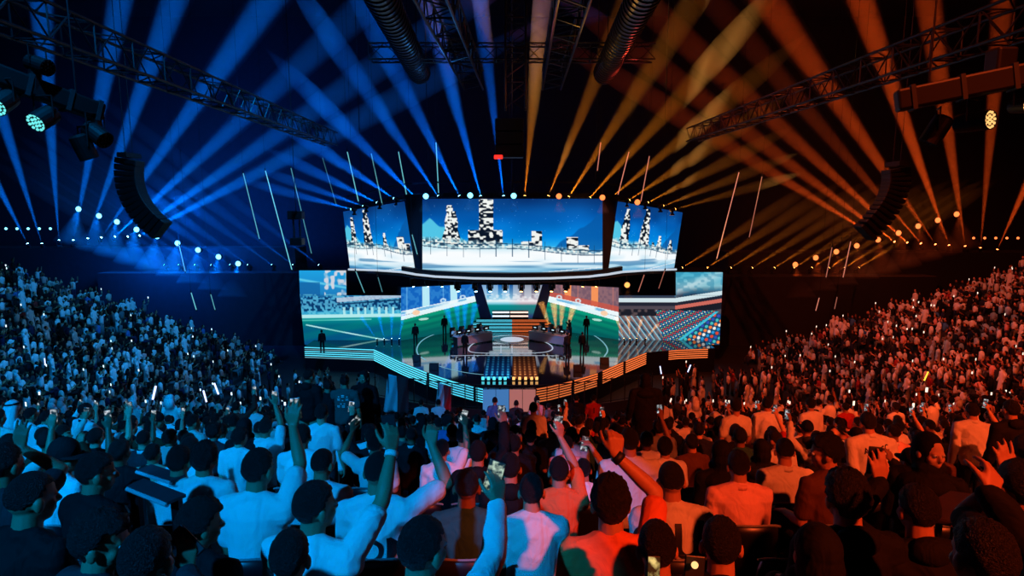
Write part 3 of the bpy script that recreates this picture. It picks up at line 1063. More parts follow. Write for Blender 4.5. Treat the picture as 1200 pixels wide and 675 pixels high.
# black hanging block with a red lamp
c = at(597, 163, 36)
t = thing('speaker_block', 'black hanging speaker block with a red lamp under it, above the middle screen', 'speaker', c)
for k in range(3):
    MB().rbox(c + Vector((0, 0, -.72 + .75 * k)), (1.65, .9, .72), .05).build('cabinet', BLACK, t)
MB().rbox(at(584, 184, 35.5), (.5, .2, .22), .04).build('red_lamp', mat('red_lamp', (60, 10, 10), .3, emit=(255, 40, 30), power=2.0), t)
MB().tube(c + Vector((0, 0, 1.1)), c + Vector((0, 0, 12.5)), .03).build('hanger', BLACK, t)


def line_array(p_top, p_mid, p_end, Y, label, sx):
    """a hanging J of speaker cabinets, its mouth turned to the hall"""
    a, b, c_ = at(*p_top, Y), at(*p_mid, Y), at(*p_end, Y)
    t = thing('line_array', label, 'speaker', a)
    pts = []
    N = 14
    for i in range(N):
        s = i / (N - 1)
        pts.append(a * (1 - s) ** 2 + b * (2 * s * (1 - s)) + c_ * s ** 2)
    for i in range(N):
        d = (pts[min(i + 1, N - 1)] - pts[max(i - 1, 0)]).normalized()
        w_ = Vector((0, -1, 0))
        out = d.cross(w_).normalized()
        R = Matrix((out, w_, d)).transposed()
        h = (pts[1] - pts[0]).length * .93
        MB().rbox(pts[i], (1.15, .85, h), .04, R).build('cabinet', BLACK, t)
        MB().box(pts[i] - w_ * -.43 + d * (h * .1), (1.0, .02, .05), R).build('rigging_bar', STEEL, t)
    MB().box(a + Vector((0, 0, .35)), (.5, 1.3, .25)).build('bumper', BLACK, t)
    for dx in (-.2, .2):
        MB().tube(a + Vector((dx, 0, .4)), Vector((a.x + dx, a.y, 30.9)), .02).build('chain', STEEL, t)


line_array((152, 190), (146, 236), (188, 268), 33, 'curved hanging line of black speaker cabinets before the blue beams', -1)
line_array((1050, 200), (1054, 234), (1014, 272), 33, 'curved hanging line of black speaker cabinets before the red beams', 1)
# a pair of small hanging boxes
c = at(347, 252, 40)
t = thing('hanging_speaker', 'pair of small black boxes hung one above the other before the blue stand', 'speaker', c)
MB().rbox(c, (.95, .7, .55), .05).build('upper_box', BLACK, t)
MB().rbox(c - Vector((0, 0, 1.75)), (.8, .7, .5), .05).build('lower_box', BLACK, t)
MB().tube(c - Vector((.2, 0, 0)), c - Vector((.2, 0, 1.6)), .06).tube(c + Vector((.2, 0, 0)), c + Vector((.2, 0, -1.6)), .06).build('side_arm', BLACK, t)
MB().tube(c, Vector((c.x, c.y, 30.9)), .025).build('hanger', BLACK, t)


# ---- lighting bars near the camera
def par_can(p, d, label, colour, r=.13, L=.42, lit=True):
    t = thing('par_can', label, 'stage light', p)
    d = Vector(d).normalized()
    p = Vector(p)
    MB().lathe(p, [(r * .6, -L * .5), (r * .95, -L * .42), (r, -L * .1), (r, L * .5), (r * .93, L * .5), (r * .9, L * .42)], 18, d).build('can', BLACK, t)
    face = MB()
    q = Vector((0, 0, 1)).rotation_difference(d)
    for i in range(3):
        n_ = (1, 6, 12)[i]
        for k in range(n_):
            a = 2 * PI * k / n_
            cpt = p + q @ Vector((r * .40 * i * math.cos(a), r * .40 * i * math.sin(a), L * .45))
            face.lathe(cpt, [(r * .16, 0), (r * .14, .02), (r * .05, .03)], 8, d)
    face.build('led_cluster', colour, t)
    MB().lathe(p, [(r * .9, L * .40), (r * .9, L * .41)], 18, d).build('face_plate', DARK, t)
    up = Vector((0, 0, 1))
    s = d.cross(up).normalized()
    MB().tube(p + s * r * 1.1, p + s * r * 1.1 + up * (r * 2.2), .015).tube(p - s * r * 1.1, p - s * r * 1.1 + up * (r * 2.2), .015).tube(p + s * r * 1.1 + up * (r * 2.2), p - s * r * 1.1 + up * (r * 2.2), .018).build('yoke', BLACK, t)
    return t


PAR_CYAN = mat('par_cyan', (20, 60, 60), .3, emit=(110, 235, 235), power=1.1)
PAR_ORANGE = mat('par_orange', (60, 40, 20), .3, emit=(255, 190, 110), power=1.3)
p0, p1 = at(-45, 72, 12), at(119, 133, 14)
t = thing('lighting_bar', 'thick black lighting bar hanging close to the camera before the blue beams', 'lighting bar', (p0 + p1) / 2)
d = (p1 - p0).normalized()
R = d.to_track_quat('X', 'Z').to_matrix()
MB().rbox((p0 + p1) / 2, ((p1 - p0).length, .38, .40), .05, R).build('beam', BLACK, t)
for s in (.12, .42, .72, .95):
    q = p0.lerp(p1, s)
    MB().box(q, (.08, .44, .46), R).build('clamp', DARK, t)
q = at(41, 110, 12.9)
MB().tube(q, at(41, 80, 12.9), .12).build('pole', BLACK, t)
q = at(115, 140, 13.8)
MB().box(at(113, 146, 13.8), (.16, .16, .45)).build('end_post', BLACK, t)
for s in (.2, .8):
    q = p0.lerp(p1, s)
    MB().tube(q, (q.x, q.y, 30.9), .02).build('hanger', STEEL, t)
q = at(45, 76, 12.9)
par_can(q, (.9, -.2, -.3), 'black lamp standing up on the close lighting bar', DARK, .17, .5)
par_can(at(4, 119, 12.4), (.0, -.75, -.5), 'lit cyan LED can under the close lighting bar, at the frame edge', PAR_CYAN, .20, .5)
par_can(at(52, 138, 12.8), (-.12, -.8, -.5), 'lit cyan LED can under the middle of the close lighting bar', PAR_CYAN, .20, .52)
par_can(at(113, 157, 13.7), (.75, -.2, -.5), 'unlit black lamp at the end post of the close lighting bar', DARK, .2, .55)
par_can(at(98, 172, 13.6), (.2, .3, -.9), 'unlit black lamp tilted downwards below the end of the close bar', DARK, .2, .55)
p0, p1 = at(1050, 119, 13), at(1250, 78, 12)
t = thing('lighting_bar', 'thick black lighting bar hanging close to the camera before the red beams', 'lighting bar', (p0 + p1) / 2)
d = (p1 - p0).normalized()
R = d.to_track_quat('X', 'Z').to_matrix()
MB().rbox((p0 + p1) / 2, ((p1 - p0).length, .42, .44), .05, R).build('beam', BLACK, t)
for s in (.1, .4, .7):
    MB().box(p0.lerp(p1, s), (.08, .48, .5), R).build('clamp', DARK, t)
for s in (.2, .8):
    q = p0.lerp(p1, s)
    MB().tube(q, (q.x, q.y, 30.9), .02).build('hanger', STEEL, t)
q = at(1172, 78, 12.6)
MB().rbox(q, (.4, .4, .7), .05).build('motor', BLACK, t)
par_can(at(1140, 143, 12.9), (.35, -.9, .02), 'lit orange LED can under the close bar, toward the dark red stand', PAR_ORANGE, .2, .7)
par_can(at(1098, 152, 13), (-.4, .2, -.9), 'unlit black lamp under the end of the close bar by the red beams', DARK, .2, .6)
par_can(at(1196, 124, 12.4), (.1, -.95, -.1), 'orange LED can under the close bar at the frame edge', PAR_ORANGE, .15, .4)

# ---- hanging LED tubes
TUBES = [((285, 203), (304, 280), 50, 'b', 1.0), ((311, 200), (342, 316), 47, 'b', 1.5), ((341, 197), (365, 297), 48, 'b', .6), ((378, 185), (394, 240), 50, 'b', .25),
         ((407, 178), (420, 236), 46, 'b', 1.2), ((435, 180), (448, 240), 46.5, 'b', .7), ((467, 178), (477, 232), 47, 'b', 1.2), ((511, 167), (514, 228), 47.5, 'b', 1.2),
         ((210, 288), (217, 318), 52, 'b', 1.0), ((224, 343), (230, 363), 50, 'b', 1.3), ((247, 345), (252, 363), 50, 'b', .8), ((417, 318), (427, 343), 44, 'b', .8), ((443, 325), (448, 342), 44, 'b', .4), ((483, 275), (489, 298), 43.4, 'b', .8),
         ((704, 167), (700, 200), 47, 'r', 1.0), ((737, 178), (722, 237), 46.8, 'r', 1.2), ((761, 183), (751, 236), 46.2, 'r', 1.0),
         ((866, 202), (840, 303), 47, 'r', 1.2), ((893, 207), (878, 278), 48, 'r', .6), ((997, 283), (988, 325), 50, 'r', 1.0), ((975, 290), (968, 325), 50, 'r', .7), ((960, 349), (956, 364), 49, 'r', 1.1), ((981, 348), (978, 362), 49, 'r', .5), ((755, 322), (748, 342), 47, 'r', .8), ((779, 317), (772, 338), 47, 'r', .5)]
nb = nr = 0
for a, b, Y, c_, pw in TUBES:
    p, q = at(*a, Y), at(*b, Y)
    if c_ == 'b':
        nb += 1
        k, where = nb, 'cyan'
    else:
        nr += 1
        k, where = nr, 'pink'
    t = thing('led_tube', 'thin slanting %s light tube on a wire, %s such tube from left' % (where, ordinal(k)), 'light tube', (p + q) / 2, group='hanging light tubes')
    rgb = (125, 225, 235) if c_ == 'b' else (255, 150, 125)
    MB().tube(p, q, .035, n=8).build('tube', mat('tube_%s_%d' % (c_, int(pw * 100)), (60, 60, 60), .3, emit=rgb, power=pw * .6), t)
    d = (p - q).normalized()
    MB().tube(p, p + d * .18, .05, n=8).tube(q - d * .15, q, .045, n=8).build('end_cap', BLACK, t)
    MB().tube(p + d * .1, p + d * .1 + Vector((0, 0, 30.9 - p.z)), .012, n=4).build('wire', BLACK, t)

# ---- the curved header over the upper screens and the halo under them
def band(pxs, z_thick, depth, name, m, parent, dy=0.0, dz=0.0):
    pts = [at(x, y, Y) + Vector((0, dy, dz)) for x, y, Y in pxs]
    mb = MB()
    for a, b in zip(pts[:-1], pts[1:]):
        q = [a, b, b + Vector((0, 0, z_thick)), a + Vector((0, 0, z_thick))]
        mb.slab(q, (0, depth, 0))
    return mb.build(name, m, parent)


t = thing('screen_header', 'curved dark header truss above the hanging screens that carries the fan of lamps', 'truss', at(600, 232, 46))
arc = [(402, 247, 50), (425, 243, 48.5), (450, 237, 46.6), (475, 233, 45.8), (500, 231.5, 45.4), (550, 231, 45.2), (600, 231, 45.2), (650, 231, 45.2), (700, 232, 45.4), (730, 235, 45.9), (755, 239, 46.8), (778, 243, 48.5), (800, 248, 50)]
band(arc, .35, .5, 'lower_beam', BLACK, t, .9)
band(arc, .12, .12, 'upper_rail', STEEL, t, .9, 1.1)
vb = MB()
for x, y, Y in arc:
    p = at(x, y, Y)
    vb.tube(p + Vector((0, 1.0, 0)), p + Vector((0, .95, 1.15)), .04)
vb.build('upright', STEEL, t)
for x in (420, 500, 600, 700, 780):
    p = at(x, 231, 46)
    MB().tube(p + Vector((0, 1.0, 0)), Vector((p.x, p.y + 1.0, 30.9)), .03).build('hanger', BLACK, t)
t = thing('screen_halo', 'curved dark fascia with a thin white light line below the hanging screens', 'light fascia', at(600, 327, 43.5))
halo = [(408, 316, 48.6), (440, 317, 46), (470, 319, 44.2), (487, 322, 43.6), (510, 324.5, 43.2), (555, 326.5, 43), (600, 327, 43), (645, 326.5, 43), (690, 324.5, 43.2), (712, 322, 43.6), (730, 319, 44.2), (760, 317, 46), (793, 316, 48.6)]
band(halo, .13, .25, 'light_line', mat('halo_line', (70, 70, 75), .3, emit=(200, 215, 230), power=.9), t, -.05, -.05)
band(halo, .26, .8, 'fascia', DARK, t, .05, -.28)
band(halo[2:-2], .3, .6, 'upper_fascia', BLACK, t, .15, .10)
# dark tapering panels between the upper screens
for sx, lab in ((-1, 'blue-lit'), (1, 'amber-lit')):
    f = lambda x: 600 + sx * x
    q = [at(f(125), 228, 45.2), at(f(105.5), 228, 44.6), at(f(104.5), 317, 44.2), at(f(113), 317, 44.6)]
    t = thing('divider_panel', 'dark tapering panel between the middle and the side hanging screen, %s side' % lab, 'panel', q[3])
    MB().slab(q, (0, .3, 0)).build('panel', mat('divider_dark', (16, 18, 28), .5), t)
    MB().tube(q[1] + Vector((0, -.03, 0)), q[2] + Vector((0, -.03, 0)), .05).build('edge_trim', BLACK, t)
# lamps hanging below the halo
for i, x in enumerate((483, 500, 517, 536, 557, 574, 592, 611, 629, 647, 664, 684, 700)):
    p = at(x, 327 if 530 < x < 670 else 325, 44.6)
    tilt = Vector(((x - 600) * -.003, -.35, -1))
    moving_head(p + Vector((0, .1, -.1)), tilt, 'blue' if x < 596 else 'amber', 'dark lamp hanging under the curved white-lined fascia, %s from left' % ordinal(i + 1), 'lamps under the curved fascia', 1.35 if 530 < x < 670 else 1.0, hang=True)

# ---- round wash lamps
HAZE_NEAR = HAZE.copy()
HAZE_NEAR.name = 'thick_haze'
HAZE_NEAR.node_tree.nodes['Volume Scatter'].inputs['Density'].default_value = .05
GLOW_B = mat('wash_blue', (40, 60, 70), .2, emit=(120, 225, 255), power=3.0)
GLOW_R = mat('wash_red', (70, 40, 30), .2, emit=(255, 120, 60), power=2.2)
GLOW_A = mat('wash_amber', (70, 50, 30), .2, emit=(255, 160, 80), power=2.0)


def wash(px, py, Y, colour, label, group, power, down=(0, -.35, -1), r=.24, L=3.0, half=24):
    p = at(px, py, Y)
    t = thing('wash_spotlight', label, 'stage light', p, 0, group)
    d = Vector(down).normalized()
    MB().lathe(p + Vector((0, .12, 0)), [(r * .5, -.35), (r * 1.05, -.2), (r * 1.1, .05), (r, .1)], 16, (0, -1, 0)).build('housing', BLACK, t)
    MB().ball(p, (r, r * .6, r), 14, 8).build('lens', {'b': GLOW_B, 'r': GLOW_R, 'a': GLOW_A}[colour], t, smooth=True)
    MB().tube(p + Vector((0, .25, 0)), p + Vector((0, .25, .6)), .04).build('bracket', BLACK, t)
    rgb = {'b': C_BLUE2, 'r': C_RED, 'a': C_AMBER}[colour]
    s = p + Vector((0, -.2, -.12))
    MB().tube(s + d * .02, s + d * L, .05, math.tan(math.radians(half * 1.05)) * L, n=18).build('light_beam', HAZE_NEAR, t)
    spot_light('wash_lamp', s, d, power, rgb, half, 1.0, 'QUADRATIC', .1)


for i, (x, y) in enumerate([(92, 245), (116, 253), (137, 260), (160, 269), (184, 277), (208, 285), (232, 293), (256, 301), (279, 309)]):
    wash(x, y, 54.2, 'b', 'round blue wash lamp on the sloping line above the ledge, %s from left' % ordinal(i + 1), 'blue wash lamps', 2600)
for i, (x, y) in enumerate([(1121, 251), (1099, 258), (1076, 265), (1053, 273), (1029, 281), (1004, 288), (980, 295), (956, 302), (932, 310)]):
    wash(x, y, 54.2, 'r', 'round orange wash lamp on the sloping line above the ledge, %s from right' % ordinal(i + 1), 'orange wash lamps', 320)
for i, (x, y, c_) in enumerate([(499, 230, 'b'), (551, 229, 'b'), (602, 229.5, 'b'), (655, 230, 'r'), (706, 231.5, 'r'), (747, 237, 'r'), (735, 334, 'a')]):
    wash(x, y, 43.3, c_, 'round %s lamp over the hanging screens, %s of the row' % ('pale blue' if c_ == 'b' else 'orange', ordinal(i + 1)) if y < 300 else 'round amber lamp glowing under the angled hanging screen', 'round lamps over the screens' if y < 300 else None, 60, r=.2, L=1.0)
# tiny lamps on the ledges at both ends
for i in range(5):
    for sx in (-1, 1):
        x = 600 + sx * (541 + i * 13)
        p = at(x, 279 if sx > 0 else 268, 54.6)
        t = thing('marker_lamp', 'tiny %s lamp on the ledge behind the stand, %s from the frame edge' % ('red' if sx > 0 else 'blue', ordinal(5 - i)), 'lamp', p, group='tiny ledge lamps')
        MB().ball(p, .11, 10, 6).build('bulb', GLOW_R if sx > 0 else GLOW_B, t)
        MB().tube(p, p - Vector((0, 0, .35)), .04).build('stand', BLACK, t)
# ------------------------------------------------------------------ people
def cloth(name, rgb, rough=.85, bump=.35, scale=9.0):
    if name in MATS:
        return MATS[name]
    m = mat(name, rgb, rough, 0, .06, 40, spec=.2)
    nt = m.node_tree
    b = nt.nodes['Principled BSDF']
    tc = nt.nodes.new('ShaderNodeTexCoord')
    mp = nt.nodes.new('ShaderNodeMapping')
    mp.inputs['Scale'].default_value = (1, 1, .45)
    mp.inputs['Rotation'].default_value = (.3, .5, .2)
    n = nt.nodes.new('ShaderNodeTexNoise')
    n.inputs['Scale'].default_value = scale
    n.inputs['Detail'].default_value = 3
    n.inputs['Distortion'].default_value = 1.2
    bp = nt.nodes.new('ShaderNodeBump')
    bp.inputs['Strength'].default_value = bump
    bp.inputs['Distance'].default_value = .06
    nt.links.new(tc.outputs['Object'], mp.inputs['Vector'])
    nt.links.new(mp.outputs[0], n.inputs['Vector'])
    nt.links.new(n.outputs['Fac'], bp.inputs['Height'])
    nt.links.new(bp.outputs['Normal'], b.inputs['Normal'])
    return m


SKINS = [mat('skin_light', (205, 155, 125), .55, 0, .08, 30), mat('skin_tan', (175, 120, 90), .55, 0, .08, 30), mat('skin_brown', (125, 82, 58), .55, 0, .08, 30)]
HAIRS = [mat('hair_black', (13, 11, 11), .62, 0, .5, 120, spec=.35), mat('hair_brown', (26, 18, 14), .62, 0, .5, 120, spec=.35)]
for hm in HAIRS:
    nt = hm.node_tree
    tc_ = nt.nodes.new('ShaderNodeTexCoord')
    nz_ = nt.nodes.new('ShaderNodeTexNoise')
    nz_.inputs['Scale'].default_value = 90
    nz_.inputs['Distortion'].default_value = 2
    bp_ = nt.nodes.new('ShaderNodeBump')
    bp_.inputs['Strength'].default_value = .9
    bp_.inputs['Distance'].default_value = .02
    nt.links.new(tc_.outputs['Object'], nz_.inputs['Vector'])
    nt.links.new(nz_.outputs['Fac'], bp_.inputs['Height'])
    nt.links.new(bp_.outputs['Normal'], nt.nodes['Principled BSDF'].inputs['Normal'])
CL = {
    'white': cloth('cloth_white', (225, 225, 225)), 'offwhite': cloth('cloth_offwhite', (200, 198, 190)), 'cream': cloth('cloth_cream', (200, 180, 150)),
    'black': cloth('cloth_black', (17, 17, 19)), 'navy': cloth('cloth_navy', (28, 34, 60)), 'grey': cloth('cloth_grey', (105, 108, 112)),
    'charcoal': cloth('cloth_charcoal', (45, 46, 50)), 'teal': cloth('cloth_teal', (38, 78, 74)), 'brown': cloth('cloth_brown', (82, 52, 34)),
    'red': cloth('cloth_red', (165, 42, 36)), 'blue': cloth('cloth_blue', (60, 105, 160)), 'pink': cloth('cloth_pink', (225, 170, 165)),
    'beige': cloth('cloth_beige', (175, 150, 120)), 'orange': cloth('cloth_orange', (215, 105, 55)), 'jeans': cloth('cloth_jeans', (48, 62, 92)),
}
PRINT_BLACK = mat('print_black', (18, 18, 20), .6)
PRINT_WHITE = mat('print_white', (220, 220, 220), .6)
SHOE = mat('shoe', (30, 30, 32), .5)
EYEW = mat('eye', (210, 210, 210), .2)

TMP = bpy.data.objects.new('tmp', None)


def capsule(mb, p0, r0, p1, r1, n=12):
    p0, p1 = Vector(p0), Vector(p1)
    d = p1 - p0
    L = d.length
    if L < 1e-5:
        return mb.ball(p0, r0, n, 8)
    prof = [(r0 * math.cos(a), -r0 * math.sin(a)) for a in (1.5, 1.05, .5)] + [(r0, 0), (r1, L)] + [(r1 * math.cos(a), L + r1 * math.sin(a)) for a in (.5, 1.05, 1.5)]
    return mb.lathe(p0, prof, n, d)


def ellip(mb, c, r, R=None, n=16, m=10):
    o = len(mb.v)
    mb.ball((0, 0, 0), r, n, m)
    for i in range(o, len(mb.v)):
        v = Vector(mb.v[i])
        if R is not None:
            v = R @ v
        mb.v[i] = tuple(v + Vector(c))
    return mb


def blob(mb, voxel, smooth=3, name='blob'):
    """one continuous surface round all the shapes collected in mb"""
    me = mb.mesh(name)
    o = bpy.data.objects.new('tmp_blob', me)
    COL.objects.link(o)
    r = o.modifiers.new('r', 'REMESH')
    r.mode = 'VOXEL'
    r.voxel_size = voxel
    r.use_smooth_shade = True
    s = o.modifiers.new('s', 'SMOOTH')
    s.factor = .5
    s.iterations = smooth
    dg = bpy.context.evaluated_depsgraph_get()
    out = bpy.data.meshes.new_from_object(o.evaluated_get(dg), preserve_all_data_layers=False, depsgraph=dg)
    bpy.data.objects.remove(o)
    bpy.data.meshes.remove(me)
    out.name = name
    out.materials.clear()
    out.polygons.foreach_set('use_smooth', [True] * len(out.polygons))
    return out


def ik(S, T, up, fo, hint):
    S, T = Vector(S), Vector(T)
    d = T - S
    L = min(d.length, (up + fo) * .985)
    d.normalize()
    T = S + d * L
    a = (up * up - fo * fo + L * L) / (2 * L)
    h = math.sqrt(max(0, up * up - a * a))
    hv = Vector(hint) - d * Vector(hint).dot(d)
    hv.normalize()
    return S + d * a + hv * h, T


def hand(mb, W, d, n, curl=.35, thumb=1, spread=1.0):
    """palm, four fingers of their own length, thumb from the side of the palm. d: along the fingers, n: the way the palm faces"""
    d = Vector(d).normalized()
    n = (Vector(n) - d * Vector(n).dot(d)).normalized()
    s = d.cross(n) * thumb
    W = Vector(W)
    for i in range(4):
        k = W + d * (.088 - .004 * abs(i - 1)) + s * ((1.5 - i) * .0205)
        capsule(mb, W + d * .012 + s * ((1.5 - i) * .012), .0155, k, .0125, 8)
        q, dd = k, (d + s * ((1.5 - i) * .10 * spread)).normalized()
        for j, l in enumerate((.040, .026, .021)):
            c = curl * (1.0 if j else .7) * (1 + .12 * i)
            dd = (dd * math.cos(c) + n * math.sin(c)).normalized()
            L = l * (.93, 1.03, .97, .78)[i]
            capsule(mb, q, .0098 - .0008 * j, q + dd * L, .0090 - .0010 * j, 8)
            q = q + dd * L
    t0 = W + d * .025 + s * .022
    t1 = W + d * .058 + s * .052 + n * .016
    t2 = t1 + d * .026 + s * .010 + n * (.010 + .02 * curl)
    t3 = t2 + d * .022 - s * .002 + n * (.006 + .03 * curl)
    capsule(mb, t0, .015, t1, .0125, 8)
    capsule(mb, t1, .0115, t2, .0105, 8)
    capsule(mb, t2, .0105, t3, .0085, 8)


class Fig:
    pass


def figure(pose='sit', lean=0.0, yaw=0.0, nod=0.0, tilt=0.0, R=None, L=None, broad=1.0, legs=0.0, twist=0.0):
    """joints of a person facing +y. R, L: wrist targets from the shoulder (x outwards), or None for the resting arm"""
    f = Fig()
    f.pose = pose
    seat = pose == 'sit'
    f.P = Vector((0, 0, .55 if seat else .94))
    q = Matrix.Rotation(-lean, 3, 'X') @ Matrix.Rotation(-twist, 3, 'Z')
    f.q = q
    f.waist = f.P + q @ Vector((0, .0, .16))
    f.chest = f.P + q @ Vector((0, .0, .34))
    f.neck = f.P + q @ Vector((0, -.01, .515))
    f.hq = Matrix.Rotation(-yaw, 3, 'Z') @ Matrix.Rotation(-nod, 3, 'X') @ Matrix.Rotation(tilt, 3, 'Y')
    f.H = f.neck + q @ Vector((0, .02, .058)) + f.hq @ Vector((0, .012, .070))
    f.b = broad
    f.arm = {}
    for sx, T, nm in ((1, R, 'R'), (-1, L, 'L')):
        S = f.P + q @ Vector((sx * .178 * broad, -.01, .432))
        hint = None
        if T is None:
            if seat:
                W = Vector((sx * .13, .27, .64))
                hint = (sx * .28, -.8, -.35)
            else:
                W = S + q @ Vector((sx * .07, .07, -.53))
                hint = (sx * .3, -1, 0)
            dirv, nrm, curl = (Vector((-sx * .25, .9, -.25)), Vector((0, -.1, -1)), .3) if seat else (Vector((0, .15, -1)), Vector((-sx, 0, 0)), .35)
        else:
            W = S + Vector((sx * T[0], T[1], T[2]))
            hint = T[3] if len(T) > 3 and T[3] else (sx * .7, -.2, -.7)
            dirv, nrm, curl = T[4] if len(T) > 4 else (Vector((0, .25, 1)), Vector((0, 1, .1)), .5)
        E, W = ik(S, W, .285, .255, hint)
        f.arm[nm] = (S, E, W, Vector(dirv), Vector(nrm), curl, sx)
    f.leg = {}
    for sx in (1, -1):
        h = f.P + Vector((sx * .09, 0, -.03))
        if seat:
            k = Vector((sx * (.12 + .06 * legs), .41, .53))
            a = Vector((sx * (.12 + .03 * legs), .40, .09))
        else:
            k = Vector((sx * (.10 + .05 * legs), .03, .50))
            a = Vector((sx * (.11 + .08 * legs), -.02, .09))
        f.leg[sx] = (h, k, a)
    return f


def head_parts(mb, f):
    H, q = f.H, f.hq
    g = lambda x, y, z: H + q @ Vector((x, y, z))
    ellip(mb, g(0, -.008, .025), (.076, .096, .098), q)
    ellip(mb, g(0, .022, -.045), (.060, .068, .062), q)
    ellip(mb, g(0, .050, -.088), (.030, .032, .026), q)
    capsule(mb, g(-.032, .074, .012), .014, g(.032, .074, .012), .014, 8)
    capsule(mb, g(0, .086, .004), .010, g(0, .106, -.030), .014, 8)
    ellip(mb, g(0, .090, -.036), (.019, .013, .010), q, 10, 6)
    ellip(mb, g(0, .083, -.062), (.024, .012, .007), q, 10, 6)
    ellip(mb, g(0, .081, -.073), (.021, .012, .007), q, 10, 6)
    for s in (-1, 1):
        ellip(mb, g(s * .081, -.006, -.014), (.014, .023, .034), q, 10, 6)
        ellip(mb, g(s * .040, .056, -.030), (.024, .024, .026), q, 10, 6)
    capsule(mb, f.neck + f.q @ Vector((0, 0, -.06)), .063, g(0, -.014, -.055), .056, 12)


def skin_mesh(f, voxel, legs=False):
    mb = MB()
    head_parts(mb, f)
    capsule(mb, f.chest, .085, f.neck + f.q @ Vector((0, 0, -.05)), .06)
    for S, E, W, dv, nv, curl, sx in f.arm.values():
        capsule(mb, f.neck + f.q @ Vector((0, 0, -.08)), .05, S, .052)
        capsule(mb, S, .050, E, .039)
        m = E.lerp(W, .3)
        capsule(mb, E, .039, m, .041)
        capsule(mb, m, .041, W, .026)
        hand(mb, W, dv, nv, curl, sx)
    capsule(mb, f.chest, .085, f.P, .085)
    for h, k, a in f.leg.values():
        capsule(mb, f.P, .08, h, .07)
        capsule(mb, h, .075, k, .05)
        capsule(mb, k, .05, a, .035)
        capsule(mb, a, .035, a + Vector((0, .13, -.055)), .028)
    return blob(mb, voxel, 2, 'person')


def loft(mb, rings, q, n=24):
    vs = [c + q @ Vector((rx * math.cos(2 * PI * i / n), ry * math.sin(2 * PI * i / n), 0)) for c, rx, ry in rings for i in range(n)]
    fs = [(j * n + i, j * n + (i + 1) % n, (j + 1) * n + (i + 1) % n, (j + 1) * n + i) for j in range(len(rings) - 1) for i in range(n)]
    fs += [tuple(range(n - 1, -1, -1)), tuple(range((len(rings) - 1) * n, len(rings) * n))]
    return mb.add(vs, fs)


def torso_parts(mb, f, g=0.0):
    b, q = f.b, f.q
    loft(mb, [(f.P + q @ Vector((0, -.008, h)), rx * b + g, ry + g) for h, rx, ry in
              ((-.10, .10, .08), (-.085, .150, .115), (-.04, .166, .13), (.05, .166, .128), (.14, .158, .122), (.24, .164, .122), (.33, .172, .124), (.40, .166, .115), (.455, .125, .090), (.485, .075, .065))], q)
    for S, E, *_ in f.arm.values():
        capsule(mb, f.neck + q @ Vector((0, -.015, -.005)), .046, S + q @ Vector((0, 0, -.004)), .060 + g)
        capsule(mb, f.chest + q @ Vector((0, 0, .04)), .11, S + q @ Vector((0, 0, -.03)), .066 + g)
    capsule(mb, f.neck + q @ Vector((0, 0, -.06)), .070, f.neck + q @ Vector((0, .003, -.005)), .058)


def shirt_mesh(f, voxel, sleeve='short', g=.0, hem=0.0, robe=False, folds=1):
    mb = MB()
    torso_parts(mb, f, g)
    for S, E, W, dv, nv, curl, sx in f.arm.values():
        if sleeve == 'short':
            e = S.lerp(E, .72)
            capsule(mb, S, .062 + g, e, .062 + g)
        else:
            capsule(mb, S, .062 + g, E, .054 + g)
            w = E.lerp(W, .93)
            capsule(mb, E, .056 + g, w, .042 + g)
    if hem:
        capsule(mb, f.P, .15, f.P - Vector((0, -.02 if f.pose == 'sit' else 0, hem)), .155)
    if robe:
        if f.pose == 'sit':
            (h1, k1, a1), (h2, k2, a2) = f.leg[1], f.leg[-1]
            for h, k, a in f.leg.values():
                capsule(mb, h, .10, k, .085)
                capsule(mb, k, .085, a + Vector((0, 0, .02)), .085)
            capsule(mb, (h1 + h2) / 2, .09, (k1 + k2) / 2, .07)
            capsule(mb, (k1 + k2) / 2, .07, (a1 + a2) / 2 + Vector((0, 0, .03)), .075)
        else:
            for h, k, a in f.leg.values():
                pass
            m = (f.leg[1][2] + f.leg[-1][2]) / 2
            loft(mb, [(f.P.lerp(m, t), rx, ry) for t, rx, ry in ((-.25, .16, .125), (0, .178, .145), (.25, .185, .15), (.6, .205, .165), (1.0, .23, .19), (1.04, .22, .18))], Matrix.Identity(3))
    me = blob(mb, voxel, 3, 'shirt')
    if folds:
        fold(me, f)
    return me


def fold(me, f, amp=.0045):
    """soft creases that run off the shoulders and round the waist"""
    n = len(me.vertices)
    co = np.empty(n * 3)
    no = np.empty(n * 3)
    me.vertices.foreach_get('co', co)
    me.vertices.foreach_get('normal', no)
    co, no = co.reshape(-1, 3), no.reshape(-1, 3)
    sd = RNG.random(6) * 6.28
    x, y, z = co[:, 0], co[:, 1], co[:, 2]
    w1 = 1 - 2 * np.abs(np.sin(z * 17 + x * 13 + 1.6 * np.sin(x * 9 + y * 8 + sd[0]) + sd[1]))
    w2 = 1 - 2 * np.abs(np.sin(z * 12 - x * 19 + 1.4 * np.sin(y * 12 + z * 7 + sd[2]) + sd[3]))
    w = w1 * (.5 + .5 * np.sin(x * 7 + z * 9 + sd[4])) + w2 * (.5 + .5 * np.sin(x * 8 - z * 6 + y * 5 + sd[5]))
    m = 1.0
    co = co + no * (w * m * amp)[:, None]
    me.vertices.foreach_set('co', co.ravel())
    me.update()


def trouser_mesh(f, voxel):
    mb = MB()
    ellip(mb, f.P + Vector((0, 0, -.02)), (.160 * f.b, .125, .12))
    for h, k, a in f.leg.values():
        capsule(mb, h, .092, k, .068)
        capsule(mb, k, .068, a + Vector((0, 0, .02)), .055)
    return blob(mb, voxel, 2, 'trousers')


